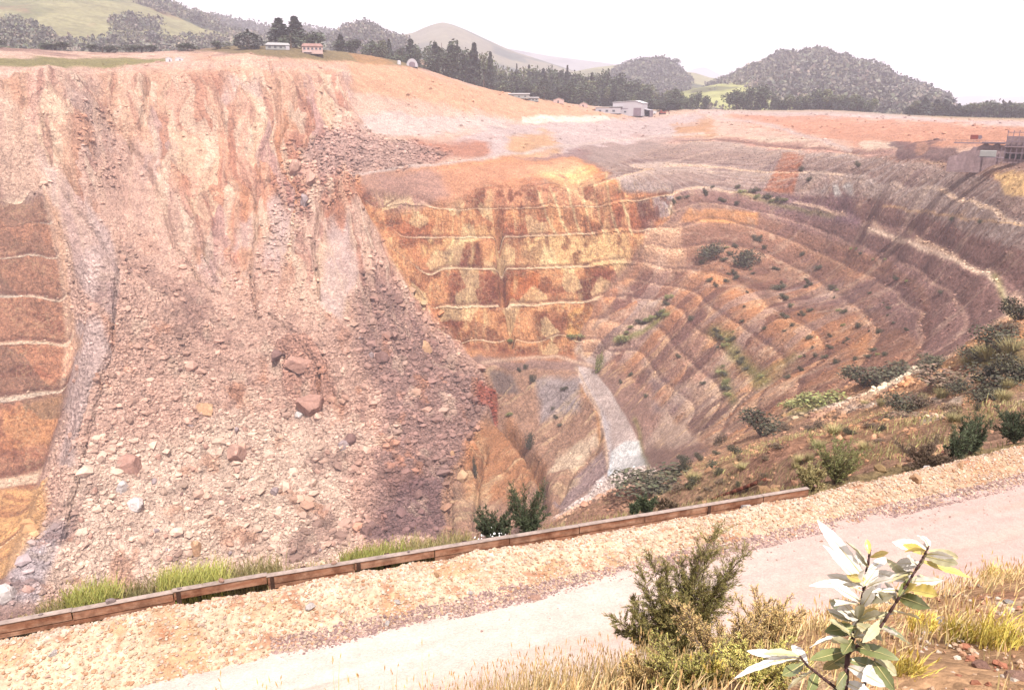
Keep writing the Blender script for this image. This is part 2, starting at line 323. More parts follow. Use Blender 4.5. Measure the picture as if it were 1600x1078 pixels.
# plateau and rim
paint((240,202,180), [(-200,80),(380,85),(560,90),(860,150),(1090,165),(1800,185),(1800,260),(1400,240),(1100,215),(880,240),(560,270),(380,150),(-200,200)], 10)
paint((238,186,150), [(300,88),(560,92),(760,135),(860,158),(1010,185),(900,190),(760,178),(600,150),(420,118)], 14)
paint((232,170,140), [(1130,180),(1260,182),(1420,190),(1600,200),(1700,250),(1480,225),(1380,238),(1280,215),(1160,195)], 12)
paint((236,208,200), [(1500,190),(1700,192),(1700,204),(1380,186),(1090,178),(1090,172),(1400,177)], 5, 1, .3)
paint((222,198,192), [(880,190),(1090,180),(1110,208),(900,240),(760,248),(700,225),(780,195)], 12)
paint((240,216,206), [(560,178),(700,180),(800,188),(760,205),(640,212),(560,205)], 10, .9)
paint((250,235,218), [(815,182),(950,181),(955,189),(815,192)], 4, 1, .3)
paint((205,145,120), [(640,222),(770,222),(765,248),(650,250)], 14)
paint((226,180,140), [(790,215),(850,205),(880,235),(800,250)], 14)
paint((218,168,128), [(1050,195),(1110,185),(1115,210),(1050,215)], 10)
paint((205,162,148), [(980,215),(1200,215),(1300,228),(1420,238),(1380,245),(1200,232),(1100,222)], 8)
paint((245,220,195), [(1165,214),(1230,215),(1290,222),(1200,220)], 4, .8, .4)
paint((245,222,198), [(1345,218),(1400,222),(1420,236),(1350,232)], 8, .8)
stroke((228,200,188), [(1115,184),(1180,192),(1240,207),(1290,222),(1330,234)], 3.0, 1., .15)
# north wall
paint((232,168,122), [(545,275),(620,262),(860,240),(905,245),(990,290),(1050,300),(1045,340),(1015,370),(990,415),(930,480),(905,560),(700,560),(640,480),(570,380)], 8)
paint((226,164,130), [(590,272),(700,262),(880,248),(960,300),(900,318),(700,320),(600,320)], 16, .8)
paint((188,152,142), [(560,268),(680,262),(700,300),(650,330),(590,325),(560,300)], 18, .7)
paint((172,138,134), [(800,248),(900,232),(1000,225),(1000,240),(900,246)], 6, .8)
paint((246,196,150), [(830,262),(900,250),(950,290),(920,320),(880,300)], 12, .8)
paint((246,200,148), [(820,372),(985,366),(992,410),(900,420),(820,412)], 10, .8)
paint((244,206,150), [(655,374),(780,350),(775,372),(660,392)], 10, .8)
paint((190,112,78), [(600,335),(690,345),(690,366),(650,372),(600,350)], 12, .6)
paint((186,112,84), [(790,345),(850,340),(855,368),(790,368)], 10, .8)
paint((138,78,62), [(688,386),(752,384),(760,418),(692,420)], 12, .85)
paint((142,82,66), [(690,428),(782,426),(786,474),(700,476)], 14, .85)
paint((208,128,78), [(800,428),(850,426),(850,474),(800,474)], 8, .9)
paint((118,66,56), [(898,432),(945,430),(935,458),(915,470),(895,450)], 8, .85)
paint((188,122,96), [(930,425),(985,420),(960,445),(925,470)], 8, .8)
paint((146,96,70), [(690,486),(715,484),(720,530),(700,525)], 8, .8)
paint((150,98,72), [(838,488),(885,486),(880,530),(838,530)], 10, .8)
paint((232,176,112), [(888,486),(925,480),(912,530),(890,528)], 8, .8)
paint((180,120,90), [(720,542),(900,538),(905,560),(770,560)], 8, .8)
paint((190,110,80), [(960,320),(1000,310),(1030,350),(1000,362),(960,350)], 10, .7)
paint((150,125,122), [(1000,310),(1020,306),(1030,345),(1010,355)], 6, .8)
paint((205,185,180), [(1025,305),(1050,303),(1046,330),(1028,335)], 4, .9)
for q in range(7): stroke((250,220,172), [(838+q*22,300-6*q),(852+q*22,340),(870+q*20,366)], 2.0, .85, .6)
for q in range(6): stroke((246,206,150), [(706+q*34,392),(700+q*34,410),(708+q*34,420)], 3, .5, .8)
vs = ridged((X+wx*.3)/3.2, Z/40, 3, 401); vs2 = fbm(X/6, Z/8, 4, 402)
blend((250,210,160), mNorth*sstep(.35, .7, vs)*.5*sstep(-.2, .3, vs2))
blend((140,76,56), mNorth*sstep(.12, .4, -vs2)*.7)
# slide
blend((228,188,168), mSl)
paint((230,182,152), [(150,112),(530,108),(520,220),(480,330),(400,390),(330,400),(240,240),(150,200)], 18, .9)
paint((222,158,126), [(300,220),(400,210),(480,225),(470,330),(400,340),(395,420),(330,400),(270,300)], 26, .7)
paint((214,150,122), [(480,150),(540,160),(520,215),(470,220)], 18, .7)
paint((206,180,168), [(110,160),(165,180),(180,240),(150,260),(95,230)], 18, .6)
for pts in LIL:
    paint((216,190,182), pts, 12, .8)
for lo, hi, cc, a_ in ((0, .12, (200,140,116), .6), (.12, .24, (246,212,180), .7), (.24, .34, (214,152,112), .55), (.34, .46, (240,190,168), .5), (.46, .54, (206,176,176), .5)):
    blend(cc, mUp*((s1c >= lo) & (s1c < hi))*a_)
blend((176,120,104), mUp*((s2c < .13)*.5)); blend((252,226,200), mUp*((s2c > .86)*.5)); blend((150,100,90), mUp*.6*sstep(.95, 1, rl))
for lo, hi, cc, a_ in ((0, .12, (172,106,82), .45), (.16, .34, (246,212,166), .5), (.34, .46, (212,136,100), .4), (.46, .54, (144,92,78), .4)):
    blend(cc, mNorth*((n1c >= lo) & (n1c < hi))*a_)
paint((202,150,120), [(0,120),(60,130),(40,170),(0,165)], 16, .6)
paint((206,140,108), [(540,285),(572,290),(530,370),(505,350)], 10, .8)
paint((220,180,170), [(555,205),(600,215),(560,262),(470,300),(480,240)], 16, .5)
paint((168,134,126), [(560,430),(610,440),(700,560),(772,625),(752,690),(700,760),(690,850),(560,850),(585,740),(600,660),(560,560)], 30, .8)
paint((206,168,150), [(200,470),(560,520),(600,640),(400,600),(180,560)], 40, .5)
paint((248,216,194), [(130,720),(400,650),(545,710),(540,900),(60,930)], 50, .95)
paint((214,200,202), [(10,880),(70,820),(105,820),(60,950),(0,960)], 20, .8)
blend((150,112,102), mDeb*sstep(.15, .5, fbm(X/14, Y/14, 5, 301))*.6); blend((116,84,78), mDeb*sstep(.45, .8, -ridged(X/12, Y/9, 4, 29))*.0)
paint((204,156,136), [(425,545),(470,540),(510,575),(545,650),(490,668),(450,625)], 12, .8)
paint((240,206,186), [(430,640),(520,650),(600,690),(560,710),(470,680)], 14, .7)
paint((134,104,106), [(640,760),(700,740),(690,850),(560,850),(590,800)], 20, .6)
blend((206,146,112), mDeb*sstep(.3, .6, fbm(X/9, Y/9, 3, 321))*.5)
blend((244,214,190), mDeb*sstep(.3, .6, fbm(X/8, Y/8, 3, 331))*.45)
blend((250,215,185), mScarp*sstep(.2, .7, g2)*.35); blend((190,128,104), mScarp*sstep(.2, .7, -ridged((P_+wx)/8, Q_/50, 3, 341))*.4)
paint((204,168,156), [(460,245),(520,215),(600,218),(700,240),(640,262),(560,268),(500,275)], 12, .8)
# west benches
blend((190,136,106), mW*1.0)
paint((206,150,104), [(0,640),(100,620),(80,690),(0,700)], 10, .7)
paint((236,184,126), [(-100,770),(80,765),(60,850),(0,905),(-100,905)], 14, .8)
paint((232,196,172), [(0,150),(40,200),(80,300),(60,316),(0,318)], 18, .8)
blend((150,92,72), mW*sstep(.15, .5, fbm(Y/5, Z/7, 4, 351))*.6)
paint((236,190,158), [(66,312),(92,330),(128,540),(95,600),(108,520),(88,400)], 8, .8)
# east side
paint((188,162,152), [(905,232),(1000,224),(1100,218),(1300,238),(1450,256),(1620,300),(1620,400),(1480,350),(1340,302),(1200,296),(1060,296),(985,290),(950,262)], 8)
paint((172,136,128), [(1060,296),(1200,296),(1340,302),(1480,350),(1620,400),(1620,560),(1450,590),(1440,450),(1390,410),(1290,370),(1150,330)], 10)
paint((178,136,116), [(1000,380),(1150,330),(1290,375),(1390,410),(1450,470),(1440,590),(1250,640),(1100,700),(1000,600),(900,545),(960,440)], 14)
paint((196,128,92), [(1218,240),(1256,240),(1240,302),(1195,296)], 6, .85, .5)
paint((224,168,122), [(1075,324),(1186,334),(1182,352),(1062,346)], 6, .85, .5)
paint((230,188,160), [(1010,352),(1065,342),(1078,425),(1000,412)], 10, .85)
paint((206,152,116), [(1100,420),(1210,430),(1300,500),(1370,560),(1240,545),(1130,480)], 20, .75)
paint((216,160,120), [(1310,512),(1365,520),(1350,545),(1290,540)], 10, .7)
paint((168,124,108), [(920,470),(1010,440),(1080,455),(1150,560),(1120,600),(1020,580),(960,540)], 14, .75)
paint((205,168,150), [(1000,560),(1080,500),(1150,590),(1060,690),(1010,630)], 16, .5)
paint((150,130,130), [(1010,565),(1055,600),(1070,640),(1020,640)], 12, .6)
paint((214,190,178), [(905,545),(960,500),(1000,470),(1045,455),(1020,490),(960,560),(930,580)], 8, .7)
paint((150,122,124), [(1200,455),(1400,430),(1440,470),(1440,540),(1380,500)], 24, .6)
paint((230,200,180), [(1050,600),(1180,590),(1240,600),(1120,690),(1010,700)], 18, .5)
paint((152,124,138), [(1180,300),(1330,300),(1340,350),(1200,330)], 14, .5)
blend((236,196,158), mStrat*sstep(.3, .75, stra)*.6); blend((140,98,84), mStrat*sstep(.2, .6, -stra)*.5)
bl1, cc1 = e1d, e1c
mP = mEast*sstep(380, 460, V)*sstep(1420, 1250, U)
blend((214,160,124), mP*(cc1 > .74)*.6); blend((130,96,92), mP*(cc1 < .22)*.6); blend((196,166,156), mP*((cc1 > .42) & (cc1 < .54))*.6); blend((226,188,158), mP*((cc1 > .3) & (cc1 < .36))*.6)
blend((228,190,160), mP*sstep(.46, .6, bl1)*.3)
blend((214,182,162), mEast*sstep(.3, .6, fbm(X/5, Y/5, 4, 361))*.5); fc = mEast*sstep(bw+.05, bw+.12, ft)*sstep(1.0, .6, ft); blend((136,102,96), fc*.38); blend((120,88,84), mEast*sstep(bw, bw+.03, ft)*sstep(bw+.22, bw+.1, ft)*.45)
blend((132,102,104), mEast*sstep(.3, .7, fbm(X/14, Y/10, 4, 371))*.45)
blend((206,190,184), poly_mask([(1290,285),(1330,285),(1335,305),(1285,302)], 8)*sstep(0, .5, vs))
vsE = ridged((X+Y)/3.0, Z/30, 3, 411); blend((208,186,180), mEast*poly_mask([(950,230),(1620,240),(1620,400),(1300,300),(950,300)], 8)*sstep(.3, .7, vsE)*.4)
paint((126,96,98), [(1392,222),(1440,220),(1492,226),(1500,250),(1440,246),(1405,246)], 6, .85)
paint((214,160,130), [(1430,222),(1450,222),(1446,240),(1432,240)], 5, .6)
# slabs
paint((198,156,130), [(745,575),(905,575),(950,660),(955,740),(860,820),(690,850),(690,760),(770,650)], 8)
paint((190,170,162), [(835,590),(900,585),(905,640),(850,660)], 16, .8)
paint((182,92,70), [(740,600),(775,620),(772,650),(745,640)], 8, .7)
paint((150,130,122), [(765,585),(800,580),(810,610),(770,615)], 8, .7)
paint((208,150,108), [(720,700),(790,650),(850,740),(800,790),(720,790)], 18, .8)
paint((238,206,176), [(905,690),(945,672),(900,730),(850,740),(860,715)], 8, .8)
paint((186,156,146), [(860,790),(940,705),(955,735),(880,800)], 8, .9, .4)
blend((240,204,164), mSlab*sstep(.3, .8, stra)*.6); blend((124,82,70), mSlab*sstep(.25, .7, -stra)*.5)
blend((228,206,196), mRamp)
paint((255,252,248), [(955,705),(975,690),(1000,688),(1012,728),(985,735),(950,745)], 5, 1, .4)
paint((246,226,214), [(940,745),(1015,728),(1030,742),(960,790),(880,815),(862,812),(900,785)], 8, .9)
for pts in ([(755,568),(800,560),(870,556),(925,572)], [(900,575),(935,640),(945,690),(950,730)]): stroke((236,200,172), pts, 3, .8, .2)
stroke((150,140,84), [(990,655),(1005,700),(1012,735)], 4, .6); stroke((206,150,96), [(905,600),(930,640),(942,690)], 4, .5)
# benches carry paler fallen rubble
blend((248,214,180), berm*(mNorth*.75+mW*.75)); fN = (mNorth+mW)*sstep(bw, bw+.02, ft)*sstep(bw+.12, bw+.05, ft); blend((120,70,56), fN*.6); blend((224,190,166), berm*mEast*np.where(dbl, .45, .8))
stroke((240,208,188), [(1358,359),(1420,380),(1480,402),(1545,427),(1568,455),(1578,492),(1530,530),(1462,572)], 5.0, 1., .15)
stroke((228,204,192), [(545,276),(620,262),(700,254),(800,240),(900,227),(1000,216),(1100,208)], 2.2, .85, .15)
stroke((136,98,92), [(1288,388),(1390,425),(1452,488),(1444,540)], 3, .5)
stroke((232,190,150), [(1380,322),(1440,330),(1545,345),(1600,352)], 1.6, .7, .2)
paint((236,196,150), [(1555,275),(1620,268),(1620,300),(1575,300)], 8, .8)
# near hillside
blend((216,170,140), mNear)
paint((230,180,138), [(1300,650),(1360,610),(1500,600),(1600,590),(1600,640),(1500,670),(1380,680),(1230,700)], 16, .85)
paint((232,184,142), [(1040,740),(1180,690),(1260,690),(1120,735)], 14, .8)
paint((226,184,150), [(870,815),(1000,760),(1060,770),(960,800),(880,830)], 10, .8)
for pts in ([(1230,655),(1300,636),(1370,612),(1420,588)], [(1400,600),(1430,575),(1450,580)], [(1310,640),(1420,625),(1500,628)], [(1440,660),(1520,650),(1600,630)], [(1500,585),(1600,590)]): stroke((246,224,202), pts, 5, .8)
nn = fbm(A2/4, A1/16, 4, 381); blend((174,122,104), mNear*sstep(.12, .5, nn)*.55); blend((222,164,120), mNear*sstep(.15, .5, -nn)*.5)
blend((178,158,110), mNear*sstep(.25, .5, fbm(X/8, Y/8, 4, 391))*.3)
# turf
paint((156,148,92), [(-200,90),(270,92),(240,99),(170,107),(60,103),(-200,106)], 5, .95, .5)
paint((150,132,92), [(300,80),(385,68),(480,66),(560,78),(640,95),(660,108),(560,98),(480,93),(380,84)], 5, .95, .3)
paint((196,150,104), [(545,84),(590,84),(615,100),(590,104),(560,98)], 5, .8, .3)
for pts, wd, a in (([(1040,490),(1000,515),(965,530)],5,.6),([(1120,520),(1150,560),(1190,590)],12,.55),([(1125,580),(1140,620)],8,.5),([(1180,600),(1240,560)],8,.35),([(1150,300),(1220,320),(1300,335)],5,.4),([(1555,430),(1570,470),(1580,500)],6,.5),([(1230,650),(1280,632)],9,.7),([(1540,560),(1600,560)],14,.7)):
    stroke((150,146,86), pts, wd, a, .9)
blend((176,162,110), edge*sstep(T_F+2.6, T_F+3.0, tt)*.7)
far = sstep(680, 900, RG); blend((150,140,92), far*.9)
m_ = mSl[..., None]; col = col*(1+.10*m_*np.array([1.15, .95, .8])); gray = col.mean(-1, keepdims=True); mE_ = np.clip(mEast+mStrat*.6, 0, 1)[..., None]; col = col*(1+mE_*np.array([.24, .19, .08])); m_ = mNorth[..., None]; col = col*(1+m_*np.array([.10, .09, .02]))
dl = sstep(.9, 1, 1-np.abs(vnoise((A2_+.6*A1_)/9+.5*fbm(X/25, Y/25, 3, 6), A1_/60, 931)))[..., None]*mE_*.32; col = col*(1-dl)+np.array(D(232,196,170))*dl
bj = (_h(np.floor(Bs), np.floor(Y/14+.4*fbm(X/9, Y/9, 3, 2)), 77)-.5)[..., None]*mW[..., None]; col = col*(1+bj*np.array([.5, .35, .2])); m_ = mNorth[..., None]*.04; col = col*(1-m_)+(gray*np.array([1.35, .98, .85]))*m_
def contrast(mask, g):
    w_ = mask > .3; lum = np.exp(np.log(np.clip(col[w_], .01, 1)).mean(0)); e_ = (g-1)*np.clip(mask, 0, 1)[..., None]+1; col[:] = np.where(mask[..., None] > .02, lum*np.power(np.clip(col, .01, 1)/lum, e_), col)
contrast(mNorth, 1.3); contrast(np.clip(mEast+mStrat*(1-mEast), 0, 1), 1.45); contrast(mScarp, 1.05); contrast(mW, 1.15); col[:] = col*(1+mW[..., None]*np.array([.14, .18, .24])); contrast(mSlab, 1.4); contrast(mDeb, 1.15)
col *= (1+.22*fbm(X/5, Y/5+Z/5, 4, 901))[..., None]*(1+.10*fbm(X/60, Y/60, 3, 911))[..., None]
col = np.clip(col, .01, .8)

# ------------------------------------------------------------------ mesh helpers
def link(name, me, mats, parent=None, **props):
    o = bpy.data.objects.new(name, me); C.objects.link(o)
    for m in (mats if isinstance(mats, (list, tuple)) else [mats]): me.materials.append(m)
    if parent: o.parent = parent
    for k, v in props.items(): o[k] = v
    return o
def np_mesh(name, co, faces, smooth=True, colors=None, attrs=None):
    """co (n,3); faces (m,k) int array"""
    me = bpy.data.meshes.new(name); co = np.asarray(co, np.float32); faces = np.asarray(faces, np.int32); k = faces.shape[1]
    me.vertices.add(len(co)); me.vertices.foreach_set('co', co.ravel())
    me.loops.add(faces.size); me.loops.foreach_set('vertex_index', faces.ravel())
    me.polygons.add(len(faces)); me.polygons.foreach_set('loop_start', np.arange(0, faces.size, k, dtype=np.int32))
    me.polygons.foreach_set('loop_total', np.full(len(faces), k, np.int32))
    me.polygons.foreach_set('use_smooth', np.full(len(faces), smooth, bool))
    if colors is not None:
        a = me.attributes.new('Col', 'FLOAT_COLOR', 'POINT'); c4 = np.ones((len(co), 4), np.float32); c4[:, :3] = colors; a.data.foreach_set('color', c4.ravel())
    for nme, v in (attrs or {}).items():
        a = me.attributes.new(nme, 'FLOAT', 'POINT'); a.data.foreach_set('value', np.asarray(v, np.float32).ravel())
    me.update(calc_edges=True); me.validate(verbose=False)
    return me
def grid_faces(a, b):
    i = np.arange((a-1)*b).reshape(a-1, b)[:, :-1].ravel()
    return np.stack([i, i+b, i+b+1, i+1], 1)[:, ::-1]

# ------------------------------------------------------------------ node helpers / materials
class NB:
    def __init__(s, name):
        s.m = bpy.data.materials.new(name); s.m.use_nodes = True; s.t = s.m.node_tree; s.b = s.t.nodes['Principled BSDF']
        s.b.inputs['Roughness'].default_value = .95; s.b.inputs['Specular IOR Level'].default_value = .15
    def n(s, ty, **kw):
        n = s.t.nodes.new(ty)
        for k, v in kw.items():
            if k.startswith('_'): setattr(n, k[1:], v)
            else: n.inputs[k.replace('__', ' ')].default_value = v
        return n
    def l(s, a, b): s.t.links.new(a, b)
    def pos(s, sc=(1, 1, 1)):
        g = s.n('ShaderNodeNewGeometry'); m = s.n('ShaderNodeMapping'); m.inputs['Scale'].default_value = sc; s.l(g.outputs['Position'], m.inputs['Vector']); return m.outputs['Vector']
    def obj(s, sc=(1, 1, 1)):
        g = s.n('ShaderNodeTexCoord'); m = s.n('ShaderNodeMapping'); m.inputs['Scale'].default_value = sc; s.l(g.outputs['Object'], m.inputs['Vector']); return m.outputs['Vector']
    def noise(s, vec, scale, detail=5, rough=.6):
        n = s.n('ShaderNodeTexNoise', Scale=scale, Detail=detail, Roughness=rough); s.l(vec, n.inputs['Vector']); return n.outputs['Fac']
    def voro(s, vec, scale, out='Distance', feature='F1'):
        n = s.n('ShaderNodeTexVoronoi', _feature=feature, Scale=scale); s.l(vec, n.inputs['Vector']); return n.outputs[out]
    def ramp(s, fac, stops):
        r = s.n('ShaderNodeValToRGB'); e = r.color_ramp.elements
        while len(e) < len(stops): e.new(.5)
        for k, (p, c) in enumerate(stops): e[k].position = p; e[k].color = (c if isinstance(c, tuple) else (c, c, c))+(1,)
        s.l(fac, r.inputs['Fac']); return r.outputs['Color']
    def math(s, op, a, b=None, c=None):
        n = s.n('ShaderNodeMath', _operation=op)
        for k, v in enumerate((a, b, c)):
            if v is None: continue
            if isinstance(v, (int, float)): n.inputs[k].default_value = v
            else: s.l(v, n.inputs[k])
        return n.outputs[0]
    def mix(s, fac, a, b, mode='MIX'):
        n = s.n('ShaderNodeMix', _data_type='RGBA', _blend_type=mode)
        for key, v in (('Factor', fac), ('A', a), ('B', b)):
            sock = [i for i in n.inputs if i.name == key and (i.type == 'RGBA' or key == 'Factor' and i.type == 'VALUE')][0]
            if isinstance(v, (int, float)): sock.default_value = v
            elif isinstance(v, tuple): sock.default_value = v+(1,)
            else: s.l(v, sock)
        return [o for o in n.outputs if o.type == 'RGBA'][0]
    def bump(s, h, strength=.5, dist=.1):
        n = s.n('ShaderNodeBump', Strength=strength, Distance=dist); s.l(h, n.inputs['Height']); s.l(n.outputs['Normal'], s.b.inputs['Normal']); return n
    def col(s, c):
        if isinstance(c, tuple): s.b.inputs['Base Color'].default_value = c+(1,)
        else: s.l(c, s.b.inputs['Base Color'])
def vary(b, vec, base, scales, amt, hs=None):
    """multiply a base colour by layered grain"""
    out = base
    for sc, am in zip(scales, amt):
        f = b.noise(vec, sc, 4, .65); g = b.ramp(f, [(.28, 1-am), (.5, 1.0), (.72, 1+am)])
        out = b.mix(1.0, out, g, 'MULTIPLY')
    return out
def terrain_mat():
    b = NB('pit_rock'); v = b.pos(); a = b.n('ShaderNodeAttribute', _attribute_name='Col'); d = b.n('ShaderNodeAttribute', _attribute_name='debris'); cl = b.n('ShaderNodeAttribute', _attribute_name='cliff')
    c = vary(b, v, a.outputs['Color'], (.3, .9, 2.4), (.14, .34, .50))
    # stones in the debris
    vd = b.voro(v, .42, 'Color'); vc = b.ramp(vd, [(.0, .62), (.5, 1.0), (1., 1.32)])
    c2 = b.mix(1.0, c, vc, 'MULTIPLY'); c = b.mix(b.math('MULTIPLY', d.outputs['Fac'], .8), c, c2)
    # streaks on steep rock
    vv = b.pos((.5, .5, .07)); s1 = b.ramp(b.noise(vv, 1.3, 6, .7), [(.3, (.60, .50, .46)), (.5, (1., 1., 1.)), (.7, (1.25, 1.2, 1.08))])
    c3 = b.mix(1.0, c, s1, 'MULTIPLY'); c = b.mix(cl.outputs['Fac'], c, c3)
    # fractures: dark joints everywhere, pale quartz veins on the benched cliffs
    wn = b.n('ShaderNodeTexNoise', Scale=.11, Detail=4, Roughness=.6); b.l(v, wn.inputs['Vector']); wv = b.n('ShaderNodeVectorMath', _operation='MULTIPLY_ADD'); b.l(wn.outputs['Color'], wv.inputs[0]); wv.inputs[1].default_value = (9, 9, 9); b.l(v, wv.inputs[2])
    e1 = b.voro(wv.outputs[0], .17, 'Distance', 'DISTANCE_TO_EDGE'); jt = b.n('ShaderNodeAttribute', _attribute_name='joint'); gate = b.math('MULTIPLY', jt.outputs['Fac'], b.ramp(b.noise(v, .06, 3, .5), [(.46, 0.), (.56, 1.)]))
    dk = b.ramp(e1, [(0., .5), (.05, 1.)]); c = b.mix(b.math('MULTIPLY', gate, .75), c, b.mix(1.0, c, dk, 'MULTIPLY'))
    e2 = b.voro(wv.outputs[0], .33, 'Distance', 'DISTANCE_TO_EDGE'); vn = b.ramp(e2, [(0., 1.), (.09, 0.)]); g2_ = b.ramp(b.noise(v, .09, 3, .6), [(.45, 0.), (.56, 1.)])
    c = b.mix(b.math('MULTIPLY', b.math('MULTIPLY', vn, g2_), b.math('MULTIPLY', cl.outputs['Fac'], .4)), c, D(248,210,164))
    b.col(c)
    h = b.math('ADD', b.noise(v, .5, 8, .7), b.math('MULTIPLY', b.math('MULTIPLY', b.voro(v, .6), d.outputs['Fac']), 1.0))
    h = b.math('ADD', h, b.math('MULTIPLY', b.math('MULTIPLY', dk, gate), .5)); h = b.math('ADD', h, b.math('MULTIPLY', b.noise(vv, 1.3, 4, .6), b.math('MULTIPLY', cl.outputs['Fac'], 1.0)))
    b.bump(h, 1.0, 2.2)
    return b.m
M = {}
M['rock'] = terrain_mat()
deb = np.clip(mDeb*.9+.25*mScarp+.35*mEast+.3*mNear, 0, 1)*np.clip(RG/60, 0, 1); cliff = np.clip(mNorth+mW+.35*mEast*(V < 340), 0, 1)*sstep(.1, .3, ft)
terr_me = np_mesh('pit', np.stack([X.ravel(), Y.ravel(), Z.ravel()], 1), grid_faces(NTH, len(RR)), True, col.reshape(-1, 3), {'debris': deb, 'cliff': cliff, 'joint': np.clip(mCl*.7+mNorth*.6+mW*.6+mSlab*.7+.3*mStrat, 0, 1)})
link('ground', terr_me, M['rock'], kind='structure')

def ground(px, py, rmin=22.0):
    """where the sight line through image pixel (px,py) meets the ground"""
    dx, dy, dz = rays(px, py); hd = math.hypot(dx, dy); th = math.atan2(dx, dy); s = dz/hd
    k = int(round((th-TH[0])/(TH[1]-TH[0]))); k = min(max(k, 0), NTH-1)
    zz = Z[k]; m = (zz >= s*RR) & (RR > rmin)
    j = int(np.argmax(m))
    if not m.any(): j = int(np.argmax(zz/RR)); 
    r = RR[j]; return (dx/hd*r, dy/hd*r, float(zz[j]))
def zat(x, y):
    th = math.atan2(x, y); r = math.hypot(x, y)
    k = min(max(int(round((th-TH[0])/(TH[1]-TH[0]))), 0), NTH-1); return float(np.interp(r, RR, Z[k]))
def at_r(px, r):
    dx, dy, dz = rays(px, 160); h = math.hypot(dx, dy); x, y = dx/h*r, dy/h*r; return (x, y, zat(x, y))
# ------------------------------------------------------------------ scatter / builders
def ico():
    t = (1+5**.5)/2
    v = np.array([(-1,t,0),(1,t,0),(-1,-t,0),(1,-t,0),(0,-1,t),(0,1,t),(0,-1,-t),(0,1,-t),(t,0,-1),(t,0,1),(-t,0,-1),(-t,0,1)], float); v /= np.linalg.norm(v[0])
    f = np.array([(0,11,5),(0,5,1),(0,1,7),(0,7,10),(0,10,11),(1,5,9),(5,11,4),(11,10,2),(10,7,6),(7,1,8),(3,9,4),(3,4,2),(3,2,6),(3,6,8),(3,8,9),(4,9,5),(2,4,11),(6,2,10),(8,6,7),(9,8,1)])
    return v, f
def subdiv(v, f):
    v = list(map(tuple, v)); cache = {}; out = []
    def mid(a, b):
        k = (min(a, b), max(a, b))
        if k not in cache:
            p = (np.array(v[a])+np.array(v[b])); p /= np.linalg.norm(p); v.append(tuple(p)); cache[k] = len(v)-1
        return cache[k]
    for a, b, c in f:
        x, y, z = mid(a, b), mid(b, c), mid(c, a); out += [(a, x, z), (b, y, x), (c, z, y), (x, y, z)]
    return np.array(v), np.array(out)
ICO0 = ico(); ICO1 = subdiv(*ICO0); ICO2 = subdiv(*ICO1)
def rand_rot(n, rng):
    q = rng.normal(size=(n, 4)); q /= np.linalg.norm(q, axis=1)[:, None]; w_, x, y, z = q.T
    return np.stack([1-2*(y*y+z*z), 2*(x*y-z*w_), 2*(x*z+y*w_), 2*(x*y+z*w_), 1-2*(x*x+z*z), 2*(y*z-x*w_), 2*(x*z-y*w_), 2*(y*z+x*w_), 1-2*(x*x+y*y)], 1).reshape(n, 3, 3)
def stones(pos, size, cols, rng, flat=.7, base=ICO0):
    """angular stones as one mesh: pos (n,3), size (n,), cols (n,3)"""
    n = len(pos); v, f = base; k = len(v)
    P = v[None]*(1+rng.uniform(-.32, .32, (n, k, 1)))*rng.uniform(.6, 1.2, (n, 1, 3)); P = np.einsum('nij,nkj->nki', rand_rot(n, rng), P)
    P[:, :, 2] *= flat; P = P*size[:, None, None]+pos[:, None, :]
    F = (f[None]+(np.arange(n)*k)[:, None, None]).reshape(-1, 3)
    return P.reshape(-1, 3), F, np.repeat(cols, k, 0)
def boulder_mesh(name, seed, cut=13):
    """an angular boulder: a sphere cut by random planes, then roughened"""
    rng = np.random.default_rng(seed); v, f = ICO2; v = v*np.array([1, .8, .72])*rng.uniform(.85, 1.15, 3)
    for _ in range(cut):
        nrm = rng.normal(size=3); nrm /= np.linalg.norm(nrm); dd = rng.uniform(.38, .75); s = v@nrm-dd; v = v-np.clip(s, 0, None)[:, None]*nrm
    v = v*(1+rng.uniform(-.06, .06, (len(v), 1)))
    return np_mesh(name, v, f, False)
def stone_mat(name, rough=.95):
    b = NB(name); v = b.pos(); a = b.n('ShaderNodeAttribute', _attribute_name='Col')
    b.col(vary(b, v, a.outputs['Color'], (.6, 3, 12), (.12, .18, .15))); b.bump(b.noise(v, 6, 6, .7), .5, .08); return b.m
def plain_mat(name, c, scales=(1., 5.), amt=(.12, .15), bump=0.3, bd=.05, rough=.9, spec=.2, coord='pos'):
    b = NB(name); v = b.pos() if coord == 'pos' else b.obj(); b.b.inputs['Roughness'].default_value = rough; b.b.inputs['Specular IOR Level'].default_value = spec
    b.col(vary(b, v, c, scales, amt))
    if bump: b.bump(b.noise(v, scales[-1]*2, 6, .65), bump, bd)
    return b.m
M['stone'] = stone_mat('loose_stone')
def tag(o, label, cat, group=None):
    o['label'] = label; o['category'] = cat
    if group: o['group'] = group
    return o
def empty(name, loc, rz=0, label=None, cat=None, group=None):
    o = bpy.data.objects.new(name, None); C.objects.link(o); o.location = loc; o.rotation_euler = (0, 0, rz); o.empty_display_size = .2
    if label: tag(o, label, cat, group)
    return o
def copy_tree(o, parent=None):
    c = o.copy(); C.objects.link(c)
    if parent: c.parent = parent
    for ch in list(o.children): copy_tree(ch, c)
    return c
